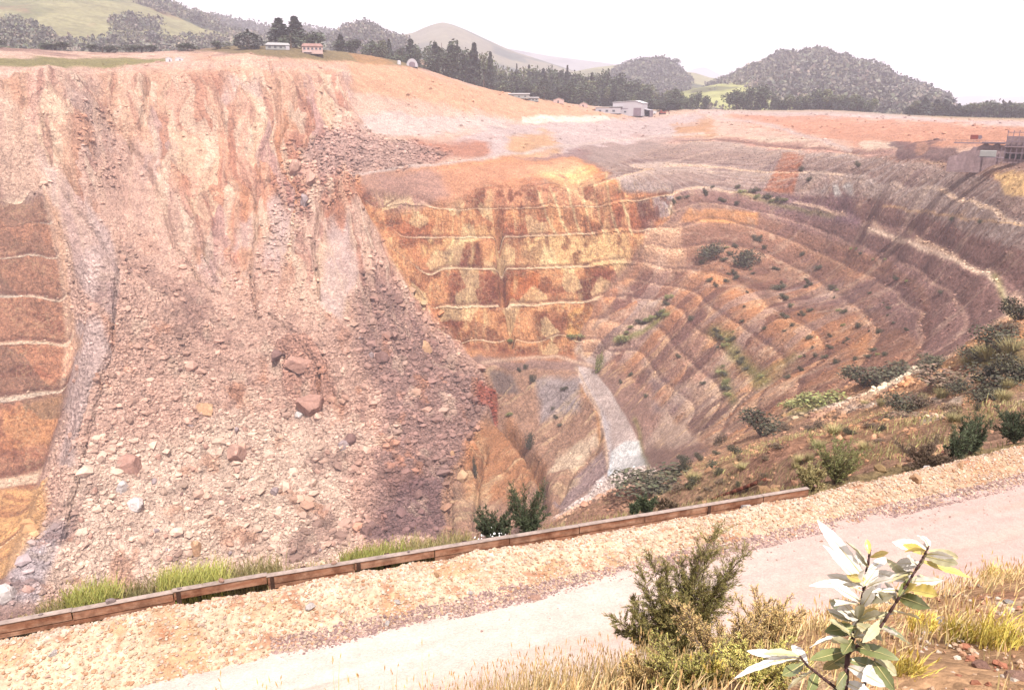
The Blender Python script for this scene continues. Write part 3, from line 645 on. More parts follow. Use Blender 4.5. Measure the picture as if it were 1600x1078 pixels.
class MB:
    def __init__(s): s.v = []; s.f = []
    def box(s, c, d, rz=0, tilt=None):
        n = len(s.v); cx, cy, cz = c; dx, dy, dz = d[0]/2, d[1]/2, d[2]/2; ca_, sa2 = cos(rz), sin(rz)
        for z in (-dz, dz):
            for x, y in ((-dx, -dy), (dx, -dy), (dx, dy), (-dx, dy)):
                s.v.append((cx+x*ca_-y*sa2, cy+x*sa2+y*ca_, cz+z+(tilt*x if tilt else 0)))
        s.f += [(n, n+3, n+2, n+1), (n+4, n+5, n+6, n+7)]+[(n+i, n+(i+1) % 4, n+4+(i+1) % 4, n+4+i) for i in range(4)]; return s
    def tube(s, p0, p1, r0, r1=None, k=6, caps=True):
        r1 = r0 if r1 is None else r1; a = Vector(p0); b = Vector(p1); d = (b-a).normalized(); u = d.orthogonal().normalized(); w_ = d.cross(u); n = len(s.v)
        for p, r in ((a, r0), (b, r1)):
            for i in range(k): t = 2*pi*i/k; s.v.append(tuple(p+(u*cos(t)+w_*sin(t))*r))
        s.f += [(n+i, n+(i+1) % k, n+k+(i+1) % k, n+k+i) for i in range(k)]
        if caps: s.f += [tuple(range(n+k-1, n-1, -1)), tuple(range(n+k, n+2*k))]
        return s
    def poly(s, pts, f): n = len(s.v); s.v += list(pts); s.f += [tuple(n+i for i in q) for q in f]; return s
    def prism(s, pts, y0, y1):       # outline in x,z extruded along y
        n = len(s.v); k = len(pts); s.v += [(x, y0, z) for x, z in pts]+[(x, y1, z) for x, z in pts]
        s.f += [tuple(range(n, n+k)), tuple(range(n+2*k-1, n+k-1, -1))]+[(n+(i+1) % k, n+i, n+k+i, n+k+(i+1) % k) for i in range(k)]; return s
    def build(s, name, mat, parent=None, bevel=0, smooth=False):
        me = bpy.data.meshes.new(name); me.from_pydata([tuple(map(float, p)) for p in s.v], [], s.f); me.update(); o = bpy.data.objects.new(name, me); C.objects.link(o); me.materials.append(mat)
        if parent: o.parent = parent
        if bevel: md = o.modifiers.new('bevel', 'BEVEL'); md.width = bevel; md.segments = 2
        if smooth: me.polygons.foreach_set('use_smooth', [True]*len(me.polygons))
        return o

# ------------------------------------------------------------------ far ground, hills
def hill(name, ridge, r0, wf, wb, zb, mat, nr=60, rough=1.0, seed=0, colfn=None):
    px = np.array([p[0] for p in ridge], float); py = np.array([p[1] for p in ridge], float)
    n = int(max(60, (px[-1]-px[0])/3)); PX = np.linspace(px[0], px[-1], n); PY = np.interp(PX, px, py)
    u, yy, zz = rays(PX, PY); hh = np.hypot(u, yy); H = zz/hh*r0; th = np.arctan2(u, yy)
    # soften corners of the ridge outline given in image pixels
    ker = np.array([1, 2, 3, 2, 1.]); ker /= ker.sum(); H = np.convolve(np.pad(H, 2, 'edge'), ker, 'valid')
    r = np.concatenate([np.linspace(r0-wf, r0, nr), np.linspace(r0, r0+wb, nr//2)[1:]])
    T, Rg = np.meshgrid(th, r, indexing='ij'); q = np.where(Rg < r0, (r0-Rg)/wf, (Rg-r0)/wb)
    prof = (1-q**1.35)**1.15; x = np.sin(T)*Rg; y = np.cos(T)*Rg; sc = r0/12
    nzv = fbm(x/sc, y/sc, 5, seed)*.10+ridged(x/(sc*1.6), y/(sc*1.6), 4, seed+3)*.07
    z = zb+(H[:, None]-zb)*prof*(1+rough*nzv*np.clip(q*3, 0, 1))
    cols = colfn(x, y, z, q, T) if colfn else None
    me = np_mesh(name, np.stack([x.ravel(), y.ravel(), z.ravel()], 1), grid_faces(n, len(r)), True, cols)
    o = link(name, me, mat, kind='structure'); return (th, r, z)
def on_hill(Hh, th, r):
    t, rr, z = Hh; k = int(np.clip(np.searchsorted(t, th), 0, len(t)-1)); return float(np.interp(r, rr, z[k]))
def hillmat(name):
    b = NB(name); v = b.pos(); a = b.n('ShaderNodeAttribute', _attribute_name='Col'); b.col(vary(b, v, a.outputs['Color'], (.006, .03, .12), (.18, .25, .2))); b.bump(b.noise(v, .05, 6, .7), .8, 6); return b.m
M['hill'] = hillmat('hill_pasture')
def cf(*stops):
    """mix of ground colours by noise, first is the base"""
    def f(x, y, z, q, T):
        c = np.empty(x.shape+(3,)); c[:] = stops[0]
        for k, (cc, sc, th_) in enumerate(stops[1:]):
            m = sstep(th_, th_+.22, fbm(x/sc, y/sc, 5, 700+k*7))[..., None]; c = c*(1-m)+np.array(cc)*m
        return c.reshape(-1, 3)
    return f
G_PAST = D(158,154,112); G_DARK = (.035,.045,.03); G_DULL = D(128,130,92); G_BR = D(160,128,98)
H1 = hill('green_hill', [(-500,-20),(-300,-60),(-100,-50),(60,-40),(150,-22),(215,-4),(262,14),(300,27),(350,44),(400,55),(470,66),(560,84)], 1700, 900, 700, 8, M['hill'], 110, 1.0, 41, cf(G_PAST, (G_DULL, 160, .12), (G_DARK, 120, .22), (G_BR, 60, .35)))
H1c = hill('scrubby_foothill', [(-300,40),(-60,36),(0,42),(30,36),(60,44),(100,62),(150,72),(240,80),(300,84),(380,88)], 1050, 380, 260, 12, M['hill'], 60, 1.3, 43, cf(G_DULL, (G_DARK, 60, .0), (G_BR, 40, .25)))
H2b = hill('pine_ridge', [(260,30),(330,38),(400,52),(470,60),(520,62),(560,62),(620,80)], 2300, 700, 500, 5, M['hill'], 40, .6, 47, cf(G_DULL, (G_DARK, 100, -.1)))
H2 = hill('wooded_knoll', [(500,86),(525,64),(545,52),(562,46),(580,47),(600,58),(625,68),(660,80),(700,100)], 1500, 420, 300, -4, M['hill'], 50, 1.0, 51, cf(G_DULL, (G_DARK, 60, -.05), (G_BR, 50, .2)))
H3 = hill('pointed_hill', [(540,75),(590,58),(620,56),(645,52),(662,44),(678,38),(692,35),(708,39),(728,47),(760,62),(800,80),(850,96),(900,112)], 2900, 900, 700, -20, M['hill'], 60, .8, 53, cf(D(140,134,108), (G_DARK, 160, .05)))
H4 = hill('distant_range', [(700,80),(790,76),(815,80),(860,88),(900,93),(940,98),(980,104),(1040,112),(1100,125)], 5200, 1500, 900, -40, M['hill'], 40, .6, 57, cf(D(130,132,120), (G_DARK, 300, 0.)))
H4b = hill('distant_cone', [(1050,122),(1070,114),(1085,108),(1100,105),(1112,110),(1130,120),(1160,130)], 7000, 900, 700, -40, M['hill'], 30, .4, 59, cf(D(120,128,120)))
H5 = hill('low_green_spur', [(880,116),(930,106),(965,102),(1010,108),(1060,112),(1085,114),(1110,122),(1140,126),(1180,120),(1240,140)], 2500, 900, 500, -25, M['hill'], 50, .8, 61, cf(G_PAST, (G_DULL, 160, .15), (G_DARK, 120, .25)))
H5a = hill('wooded_bump', [(940,144),(962,120),(978,111),(1000,106),(1025,103),(1046,105),(1058,114),(1066,126),(1100,134),(1150,146)], 1900, 500, 300, -14, M['hill'], 50, .8, 63, cf(G_DULL, (G_DARK, 70, -.3)))
H5c = hill('pasture_slope', [(1040,150),(1080,140),(1120,132),(1160,128),(1200,134),(1260,150)], 1350, 350, 250, -12, M['hill'], 40, .6, 65, cf(D(188,190,124), (G_DULL, 60, .2)))
H6 = hill('forested_hill', [(1090,158),(1120,142),(1150,128),(1180,114),(1205,106),(1222,96),(1236,98),(1262,96),(1275,92),(1300,95),(1322,100),(1332,112),(1356,110),(1370,118),(1400,134),(1440,152),(1475,166),(1520,174)], 1650, 520, 380, -14, M['hill'], 80, .9, 67, cf(G_DULL, (G_DARK, 50, -.35)))
H7 = hill('faint_range', [(1380,160),(1450,158),(1490,152),(1530,149),(1570,153),(1620,149),(1700,154),(1900,150)], 8200, 1500, 900, -40, M['hill'], 30, .4, 69, cf(D(130,135,130)))
# plain reaching the horizon
thp = np.radians(np.linspace(-60, 60, 160)); rp_ = np.geomspace(960, 9500, 90); T_, R__ = np.meshgrid(thp, rp_, indexing='ij'); xx = np.sin(T_)*R__; yy_ = np.cos(T_)*R__
zp = -14-26*sstep(960, 2500, R__)+3*fbm(xx/200, yy_/200, 4, 71)
zp += 0*zp
link('far_plain', np_mesh('far_plain', np.stack([xx.ravel(), yy_.ravel(), zp.ravel()], 1), grid_faces(160, 90), True, cf(G_DULL, (G_DARK, 90, .0), (G_PAST, 150, .2))(xx, yy_, zp, 0, 0)), M['hill'], kind='structure')

# ------------------------------------------------------------------ foliage
def leafmat(name, c, var=.5, rough=.7, trans=.0):
    b = NB(name); a = b.n('ShaderNodeAttribute', _attribute_name='Col'); oi = b.n('ShaderNodeObjectInfo')
    k = b.math('ADD', b.math('MULTIPLY', oi.outputs['Random'], .5), .75); cc = b.mix(1.0, a.outputs['Color'], c, 'MULTIPLY')
    g = b.n('ShaderNodeCombineColor'); [b.l(k, g.inputs[i]) for i in range(3)]
    b.col(b.mix(1.0, cc, g.outputs['Color'], 'MULTIPLY')); b.b.inputs['Roughness'].default_value = rough; b.b.inputs['Specular IOR Level'].default_value = .3; return b.m
def leaves(pos, size, rng, aspect=.5, up=0.0, nrm=None):
    """leaf-sized quads at pos"""
    n = len(pos); a = rng.normal(size=(n, 3)); a[:, 2] += up; a /= np.linalg.norm(a, axis=1)[:, None]
    b = np.cross(a, rng.normal(size=(n, 3))); b /= np.linalg.norm(b, axis=1)[:, None]; s = (size*rng.uniform(.6, 1.4, n))[:, None]
    v = np.stack([pos-a*s, pos+b*s*aspect, pos+a*s, pos-b*s*aspect], 1).reshape(-1, 3)
    f = np.arange(n*4).reshape(n, 4); c = np.repeat(rng.uniform(.45, 1.6, (n, 1))*np.array([[1, 1, 1]])*(1+rng.uniform(-.12, .12, (n, 3))), 4, 0)
    return v, f, c
def crown_round(rng, n, w, h, z0, lobes=9, leaf=.05, ragged=.35):
    cs = np.stack([rng.normal(0, .27, lobes), rng.normal(0, .27, lobes), rng.uniform(.25, .85, lobes)], 1); cr = rng.uniform(.16, .34, lobes)
    k = rng.integers(0, lobes, n); d = rng.normal(size=(n, 3)); d /= np.linalg.norm(d, axis=1)[:, None]
    p = cs[k]+d*cr[k][:, None]*rng.uniform(.65, 1+ragged*.4, n)[:, None]
    p[:, :2] *= w; p[:, 2] = z0+p[:, 2]*(h-z0); return leaves(p, leaf*h, rng)
def crown_conifer(rng, n, w, h, z0, leaf=.04, full=1.0, tiers=11):
    t = rng.uniform(0, 1, n)**.8; tier = np.floor(t*tiers)/tiers; br = rng.integers(0, 7, n)*2*pi/7+tier*9+rng.normal(0, .22, n)
    rad = (1-tier)**.8*w*.5*full*rng.uniform(.1, 1, n)**.6*(.75+.35*np.sin(tier*37+br*2)); z = z0+(h-z0)*tier-rad*.12+(h/tiers)*.9*rng.uniform(-.1, 1, n)*(1-rad/(w*.6))
    return leaves(np.stack([np.cos(br)*rad, np.sin(br)*rad, np.minimum(z, h)], 1), leaf*h, rng)
M['conifer'] = leafmat('conifer_needles', (.035, .042, .032)); M['broad'] = leafmat('broad_leaves', (.05, .062, .035)); M['light'] = leafmat('light_leaves', (.10, .11, .055)); M['bark'] = plain_mat('bark', (.12, .085, .065), (2., 9.), (.2, .2), .4, .03, coord='obj')
M['bush'] = leafmat('bush_leaves', (.058, .054, .032)); M['bushbrown'] = leafmat('brown_scrub', (.13, .09, .06)); M['bushgreen'] = leafmat('green_scrub', (.17, .17, .065))
def make_tree(kind, seed, parent=None):
    rng = np.random.default_rng(seed); e = empty({'pine': 'pine_tree', 'cypress': 'cypress_tree', 'round': 'broadleaf_tree', 'scraggy': 'gum_tree'}[kind], (0, 0, -500))
    if kind == 'pine': v, f, c = crown_conifer(rng, 1500, .62, 1, .12, .045); m = M['conifer']
    elif kind == 'cypress':
        n = 1500; t = rng.uniform(0, 1, n); a = rng.uniform(0, 2*pi, n); rad = .30*np.sin(np.clip(t*1.02+.12, 0, 1)*pi)**.6*rng.uniform(.5, 1, n)**.5*(1+.2*np.sin(a*5+t*9)); v, f, c = leaves(np.stack([np.cos(a)*rad, np.sin(a)*rad, .05+.95*t], 1), .035, rng, up=1.2); m = M['conifer']
    elif kind == 'round': v, f, c = crown_round(rng, 1400, .55, 1, .05, 11, .04); m = M['broad']
    else: v, f, c = crown_round(rng, 900, .5, 1, .35, 8, .035, .6); m = M['light']
    link('crown', np_mesh('crown', v, f, False, c), m, e)
    t = MB(); t.tube((0, 0, -.06), (rng.uniform(-.02, .02), 0, .5), .028, .018, 6); t.tube((0, 0, .45), (rng.uniform(-.03, .03), .02, .92), .018, .006, 5)
    for _ in range(5):
        z = rng.uniform(.25, .7); a = rng.uniform(0, 6.28); t.tube((0, 0, z), (cos(a)*.2, sin(a)*.2, z+.12), .01, .004, 4)
    t.build('trunk', M['bark'], e); return e
PROTO = {k: [make_tree(k, s*7+i) for i in range(3)] for s, k in enumerate(('pine', 'cypress', 'round', 'scraggy'), 1)}
used = set()
def inst(root):
    if root.name not in used: used.add(root.name); return root
    return copy_tree(root)
def place_tree(px, top, r, kind, wpx, label, group, i=0, zbase=None, hmin=4, cat='tree'):
    p = at_r(px, r) if zbase is None else (at_r(px, r)[0], at_r(px, r)[1], zbase)
    dx, dy, dz = rays(px, top); zt = dz/math.hypot(dx, dy)*r; h = max(hmin, zt-p[2]); wm = wpx*r/1200*1.35
    o = inst(PROTO[kind][i % 3]); o.location = (p[0], p[1], p[2]-.2); nat = {'pine': .62, 'cypress': .6, 'round': .62, 'scraggy': .55}[kind]
    s = wm/nat; o.scale = (s, s, h); o.rotation_euler = (0, 0, random.uniform(0, 6.28)); tag(o, label, cat, group); return o
g1_ = 'trees round the houses on the rim'
place_tree(397,46,575,'cypress',28,'dark dense tree standing alone left of the low white house',g1_,0)
place_tree(446,29,590,'pine',38,'tall dark pine with tiered branches behind the low white house',g1_,0)
place_tree(470,26,600,'pine',34,'tallest pine, its thin pointed top beside the first pine',g1_,1)
place_tree(462,52,575,'round',24,'dark bushy tree between the low house and the pale house',g1_,0)
place_tree(486,48,590,'round',34,'broad green tree directly behind the pale house with windows',g1_,1)
place_tree(538,54,640,'pine',20,'dark spiky pine just right of the pale house',g1_,2)
place_tree(552,64,640,'round',26,'low dark tree beside the spiky pine on the mound',g1_,2)
gw = 'dark trees standing along the orange rim'
for i, (px, tp, r, k, w_) in enumerate([(588,62,700,'round',22),(602,66,700,'scraggy',18),(612,62,705,'pine',16),(632,72,700,'round',22),(645,62,690,'pine',26),(656,74,690,'round',18),(682,66,690,'pine',24),(694,62,700,'round',26),(706,66,700,'pine',22),(716,64,705,'cypress',20),(728,76,710,'round',22),(742,68,700,'pine',24),(756,80,720,'scraggy',16),(767,82,715,'pine',14),(700,84,680,'round',26),(672,88,690,'round',24),(626,84,680,'round',20)]):
    place_tree(px, tp, r, k, w_, 'dark tree in the row behind the small hooped shelter and the orange rim', gw, i)
gx = 'mixed wood between the orange rim and the white shed'
k_ = 0
for px in range(745, 1062, 9):
    for row in range(3):
        x = px+random.uniform(-5, 5); top = np.interp(x, [745,790,850,880,930,1000,1060],[90,104,108,106,116,134,150])+row*13+random.uniform(-5, 6); r = 880-row*55
        if 925 < x < 1030 and row == 2: continue
        place_tree(x, top, r, random.choice(['round','round','pine','scraggy','cypress']), random.uniform(14, 24), 'tree of the mixed dark wood behind the white roofs and shed', gx, k_, hmin=9); k_ += 1
place_tree(850,118,700,'cypress',16,'dark column-shaped tree right of the long white roof',None,1)
gr_ = 'tree line behind the right-hand plateau'
for px, tp, k, w_ in [(1045,143,'scraggy',16),(1056,136,'round',18),(1072,148,'round',18),(1088,146,'round',14),(1100,152,'round',16),(1152,142,'round',22),(1162,136,'round',20),(1174,138,'cypress',16),(1184,136,'round',24),(1196,140,'round',20),(1206,150,'round',14)]:
    place_tree(px, tp, 860, k, w_, 'dark bushy tree of the clump on the plateau edge below the forested hill', 'dark clump at the plateau edge', int(px), hmin=8)
for px in range(1214, 1610, 7):
    if 1366 < px < 1420: continue
    tp = np.interp(px, [1214,1290,1350,1425,1450,1470,1500,1600],[152,146,154,164,156,160,163,162])+random.uniform(-5, 5)
    place_tree(px+random.uniform(-2, 2), tp, 870, random.choice(['round','round','cypress','scraggy','pine']), random.uniform(12, 20), 'small tree in the long low tree line beyond the orange plateau', gr_, px, hmin=7)
place_tree(1446,153,840,'pine',22,'bluish-dark conifer rising above the tree line right of the hill',None,2)
# bushes scattered on the grass behind the left rim
for px, tp, w_ in [(3,71,16),(100,80,24),(172,80,20),(232,72,22),(303,70,18),(350,72,16)]:
    place_tree(px, tp, 590 if px > 50 else 560, 'round', w_, 'rounded dark bush on the grass behind the left rim', 'bushes behind the left rim', px, hmin=5, cat='bush')

# woods on the hills, one mass each
def wood(name, Hh, n, r0, r1, th0, th1, size, seed, cols, keep=None, label=None):
    rng = np.random.default_rng(seed); th = rng.uniform(th0, th1, n*3); r = rng.uniform(r0, r1, n*3)
    x = np.sin(th)*r; y = np.cos(th)*r; k = np.ones(len(x), bool) if keep is None else keep(x, y, th, r); th, r, x, y = th[k][:n], r[k][:n], x[k][:n], y[k][:n]
    z = np.array([on_hill(Hh, a, b) for a, b in zip(th, r)]); m = len(x); sz = size*rng.uniform(.45, 1.9, m)*(1+.3*fbm(x/90, y/90, 2, seed))
    V_, F_, C_ = [], [], []; per = 56; d = rng.normal(size=(m, per, 3)); d /= np.linalg.norm(d, axis=2)[..., None]; d[..., 2] = np.abs(d[..., 2])*1.1+.1
    p = np.stack([x, y, z], 1)[:, None]+d*sz[:, None, None]*.5*rng.uniform(.7, 1.1, (m, per, 1)); p[..., 2] += (sz*.1)[:, None]
    v, f, c = leaves(p.reshape(-1, 3), np.repeat(sz*.095, per), rng, .8); tc2 = np.array(cols)[rng.integers(0, len(cols), m)]; c = c*np.repeat(tc2, per*4, 0)
    o = link(name, np_mesh(name, v, f, False, c), M['leafwhite'], kind='stuff')
    if label: o['label'] = label; o['category'] = 'wood'
M['leafwhite'] = leafmat('wood_leaves', (1., 1., 1.))
def brg(px): a, b, c_ = rays(px, 150); return math.atan2(a, b)
DK = [(.055,.055,.045), (.07,.07,.05), (.09,.088,.06), (.115,.10,.075)]
wood('hill_forest', H6, 4200, 1150, 1780, brg(1110), brg(1480), 17, 1, DK, None, 'hazy forest covering the big hill right of centre')
wood('knoll_wood', H5a, 700, 1500, 1960, brg(950), brg(1075), 16, 2, DK[:3], None, 'wood covering the round bump behind the white shed')
wood('hillside_scrub', H1, 1000, 900, 1750, brg(-100), brg(470), 12, 3, DK, lambda x, y, t, r: (fbm(x/120, y/120, 4, 707) > .24) | ((t > brg(190)) & (r < 1200) & (fbm(x/60, y/60, 3, 9) > -.2)), 'dark scrub and woods in the folds of the green hill')
wood('foothill_scrub', H1c, 700, 690, 1060, brg(-60), brg(380), 9, 4, DK, lambda x, y, t, r: fbm(x/60, y/60, 4, 700) > -.05, 'scrub on the foothill behind the left rim')
wood('ridge_pines', H2b, 450, 2200, 2310, brg(290), brg(560), 22, 5, DK[:2], None, 'row of pines along the far ridge left of the tall pines')
wood('knoll_scrub', H2, 420, 1150, 1540, brg(520), brg(640), 13, 6, DK, None, 'trees on the small knoll right of the pale house')
wood('plain_wood', (thp, rp_, zp), 2600, 960, 2600, brg(560), brg(1650), 13, 8, DK, None, 'low woods on the plain behind the plateau')
for i, (px, tp, w_) in enumerate([(1142,114,12),(1156,106,12),(1166,104,12),(1180,98,14),(1203,92,14),(1222,80,20),(1258,80,20),(1278,79,22),(1298,84,20),(1318,90,16),(1352,97,20),(1366,104,12)]):
    dx, dy, dz = rays(px, tp); th = math.atan2(dx, dy); zb = on_hill(H6, th, 1650); place_tree(px, tp, 1650, 'round', w_, 'rounded tree standing out on the skyline of the forested hill', 'skyline trees on the forested hill', i, zb-1, hmin=8)
for i, (px, tp, w_) in enumerate([(976,100,18),(992,94,18),(1010,91,20),(1028,89,20),(1046,92,18)]):
    dx, dy, dz = rays(px, tp); th = math.atan2(dx, dy); zb = on_hill(H5a, th, 1900); place_tree(px, tp, 1900, 'round', w_, 'rounded tree on top of the wooded bump', 'trees on the wooded bump', i, zb-1, hmin=8)

# ------------------------------------------------------------------ road, gravel bund, foreground slope
def sheet(name, s0, s1, ns, t0, t1, ntt, zf, cfn, mat, attrs=None, **kw):
    Sg, Tg = np.meshgrid(np.linspace(s0, s1, ns), np.linspace(t0, t1, ntt), indexing='ij'); x, y = st(Sg, Tg); z = zf(Sg, Tg)
    me = np_mesh(name, np.stack([x.ravel(), y.ravel(), z.ravel()], 1), grid_faces(ns, ntt)[:, ::-1], True, cfn(Sg, Tg).reshape(-1, 3)); return link(name, me, mat, **kw)
def soil_mat(name, scales, amt, bd, stone=0):
    b = NB(name); v = b.pos(); a = b.n('ShaderNodeAttribute', _attribute_name='Col'); c = vary(b, v, a.outputs['Color'], scales, amt)
    h = b.noise(v, scales[-1], 8, .7)
    if stone:
        c = b.mix(.6 if stone < 20 else .2, c, b.mix(1.0, c, b.ramp(b.voro(v, stone, 'Color'), [(0, .62), (.5, 1.), (1, 1.3)]), 'MULTIPLY')); h = b.math('SUBTRACT', h, b.math('MULTIPLY', b.voro(v, stone), .8))
    b.col(c); b.bump(h, .8, bd); return b.m
M['road'] = soil_mat('compacted_clay_road', (.5, 3, 14), (.07, .10, .12), .02, 26); M['gravel'] = soil_mat('gravel_bank', (.7, 3, 10), (.14, .16, .2), .05, 9); M['soil'] = soil_mat('dry_soil', (.8, 4, 16), (.2, .2, .2), .04, 14)
def cmix(*L):
    def f(Sg, Tg):
        c = np.empty(Sg.shape+(3,)); c[:] = L[0]
        for cc, fn in L[1:]: m = np.clip(fn(Sg, Tg), 0, 1)[..., None]; c = c*(1-m)+np.array(cc)*m
        return c
    return f
def road_z(s, t): return -13.0+.05*fbm(s/3, t/1.5, 3, 501)+.02*ridged(s/2.5, t/.35, 3, 503)-.035*(np.exp(-((t-14.6)/.25)**2)+np.exp(-((t-12.9)/.25)**2))+.05*sstep(T_F-1.2, T_F-.2, t)*vnoise(s*2, t*2, 5)*.3
sheet('road', -30, 75, 700, 8.5, T_F+.25, 90, road_z, cmix(D(246,222,210), (D(252,236,224), lambda s, t: .7*sstep(-.1, .4, fbm(s/6, t/1.2, 4, 511))), (D(228,196,186), lambda s, t: .9*sstep(2, 20, s)), (D(222,188,172), lambda s, t: .6*sstep(.1, .5, fbm(s/9, t/.7, 4, 521))), (D(236,206,190), lambda s, t: .5*np.exp(-((t-12.9)/.35)**2)+.5*np.exp(-((t-14.6)/.35)**2))), M['road'], kind='structure')  # left end painted whiter for its overexposed light; right end stays pinker
CRZ = lambda s: np.interp(s, [-14,-6,-.2,4,8,18,23,28,40,75], [-12.05,-12.08,-12.18,-12.29,-12.48,-12.83,-12.78,-12.67,-12.7,-12.7])
def bund_z(s, t):
    q = t-T_F; up = sstep(-.1, 1.75, q)*.5+np.clip(q/1.7, 0, 1)*.5; dn = sstep(1.75, 2.9, q); h = CRZ(s)-.12*sstep(20, 17, s)+.09*fbm(s/1.6, t*0+3, 4, 531)+13.0
    z = -13.02+h*up; z = z*(1-dn)+(ZB(s)-.28)*dn
    return z+(.10*fbm(s/.8, t/.8, 4, 541)+.07*ridged(s/.9, t/2.5, 3, 551))*sstep(-.2, .5, q)*(1-dn*.6)
sheet('gravel_bund', -30, 75, 1500, T_F-.15, T_F+3.4, 80, bund_z, cmix(D(248,220,188), (D(252,234,210), lambda s, t: .8*sstep(T_F+1.0, T_F+1.7, t)*(fbm(s/.7, t/.7, 3, 561) > -.2)), (D(230,176,130), lambda s, t: .7*sstep(.15, .5, fbm(s/1.1, t/.8, 4, 571))), (D(196,128,96), lambda s, t: .7*sstep(.38, .6, fbm(s/.6, t/.4, 3, 576))), (D(190,156,146), lambda s, t: .8*sstep(T_F+.42, T_F+.1, t+.12*fbm(s/1.2, t, 3, 4))*sstep(-1, 3, s)), (D(206,150,112), lambda s, t: .5*sstep(16, 26, s))), M['gravel'], kind='structure')
# loose gravel on the bund
rng = np.random.default_rng(5)
def bund_stones(n, smin, smax, tlo, thi, pal, name, pw=3.0, s0=-14, s1=38):
    s = rng.uniform(s0, s1, n); t = rng.uniform(tlo, thi, n); sz = smin+(smax-smin)*rng.uniform(0, 1, n)**pw; x, y = st(s, t); z = bund_z(s, t)+sz*.25
    P, F_, c = stones(np.stack([x, y, z], 1), sz, np.array(pal)[rng.integers(0, len(pal), n)]*rng.uniform(.8, 1.15, (n, 1)), rng); o = link(name, np_mesh(name, P, F_, False, c), M['stone'], kind='stuff'); return o
bund_stones(42000, .012, .062, T_F+.0, T_F+2.5, [D(246,216,186), D(250,230,208), D(240,204,170), D(226,176,140), D(240,206,186)], 'bank_gravel')
bund_stones(18000, .014, .055, T_F-.15, T_F+.5, [D(200,168,158), D(176,146,142), D(226,196,182)], 'foot_gravel', 2.0, 0, 34)
bund_stones(1500, .01, .05, T_F-1.1, T_F, [D(226,196,182), D(200,168,158)], 'stray_gravel', 3.0)

# foreground slope under the viewpoint
FG = []
def fr(px, py, r): p = from_r(px, py, r); FG.append(p)
for px, py, r in [(1640,880,7.6),(1600,892,7.4),(1500,915,6.4),(1400,945,5.4),(1300,968,5.0),(1200,995,4.7),(1100,1030,4.5),(1000,1068,4.3),(900,1088,4.2),(800,1105,4.1),(650,1125,4.0),(500,1150,3.9),(200,1200,3.8),(-100,1240,3.8),
                  (1600,1078,3.4),(1450,1078,3.2),(1300,1090,3.2),(1600,980,4.8),(1450,1000,4.2),(1750,900,7)]: fr(px, py, r)
FG += [(0, 0, -1.75), (1, 0, -1.7), (-1, 0, -1.8), (2.5, .5, -1.7), (-2.5, .5, -2.2), (0, 1.5, -2.1), (4, -1, -1.6), (-4, -1, -1.8)]
for s in range(-20, 50, 5): FG.append(tuple(st(s, 11.0))+(-13.25,)); FG.append(tuple(st(s, 9.6 if s < 12 else 8.2))+(-11.7 if s < 12 else -10.2,)); FG.append(tuple(st(s, 16.5))+(-15.0,))
FG = np.array(FG); WF = rbf_fit(FG[:, :2], FG[:, 2], .3)
def fgz(x, y): return rbf_eval(FG[:, :2], WF, np.atleast_1d(np.asarray(x, float)), np.atleast_1d(np.asarray(y, float)), .3)
thf = np.radians(np.linspace(-85, 85, 420)); rf = np.geomspace(.5, 24, 260); T2, R2 = np.meshgrid(thf, rf, indexing='ij'); xf = np.sin(T2)*R2; yf = np.cos(T2)*R2
zf = rbf_eval(FG[:, :2], WF, xf, yf, .3)+.05*fbm(xf/.6, yf/.6, 5, 601)*sstep(.5, 2.5, R2)
cfg = cmix(D(222,178,136), (D(240,206,166), lambda a, b: sstep(-.1, .3, fbm(a/.7, b/.7, 4, 611))), (D(204,132,100), lambda a, b: .6*sstep(.15, .45, fbm(a/.4, b/.4, 4, 621))), (D(190,168,100), lambda a, b: .6*sstep(.15, .4, fbm(a/1.2, b/1.2, 3, 631))))
link('foreground_slope', np_mesh('foreground_slope', np.stack([xf.ravel(), yf.ravel(), zf.ravel()], 1), grid_faces(420, 260), True, cfg(xf, yf).reshape(-1, 3)), M['soil'], kind='structure')
def fg_at(px, py):
    """point of the foreground slope on a sight line"""
    dx, dy, dz = rays(px, py); h = math.hypot(dx, dy); r = np.linspace(.8, 20, 400); z = fgz(dx/h*r, dy/h*r); k = int(np.argmax(z >= dz/h*r))
    if not (z >= dz/h*r).any(): k = int(np.argmax(z/r))
    return (dx/h*r[k], dy/h*r[k], float(z[k]))
# ------------------------------------------------------------------ loose rubble on the slide and benches
W_AREA = RG*np.gradient(RR)[None, :]
def scatter(weight, n, rng):
    w_ = (weight*W_AREA).ravel(); cw = np.cumsum(w_); k = np.searchsorted(cw, rng.uniform(0, cw[-1], n)); k = np.clip(k, 0, len(w_)-1)
    i, j = np.divmod(k, len(RR)); i = np.clip(i, 0, NTH-2); j = np.clip(j, 0, len(RR)-2); a = rng.uniform(0, 1, n); b_ = rng.uniform(0, 1, n)
    q = lambda G: (G[i, j]*(1-a)*(1-b_)+G[i+1, j]*a*(1-b_)+G[i, j+1]*(1-a)*b_+G[i+1, j+1]*a*b_)
    return np.stack([q(X), q(Y), q(Z)], 1), col[i, j], U[i, j], V[i, j]
def rubble(name, weight, n, smin, smax, pw, seed, tint=(1, 1, 1), var=.48):
    rng = np.random.default_rng(seed); p, c, u, v = scatter(weight, n, rng); sz = smin+(smax-smin)*rng.uniform(0, 1, n)**pw; p[:, 2] += sz*.15
    c = np.clip(c*np.array(tint)*rng.uniform(1-var, 1+var*.4, (n, 1)), .02, .75); P, F_, cc = stones(p, sz, c, rng); link(name, np_mesh(name, P, F_, False, cc), M['stone'], kind='stuff')
clump = sstep(-.25, .45, fbm(X/14, Y/14, 4, 808))
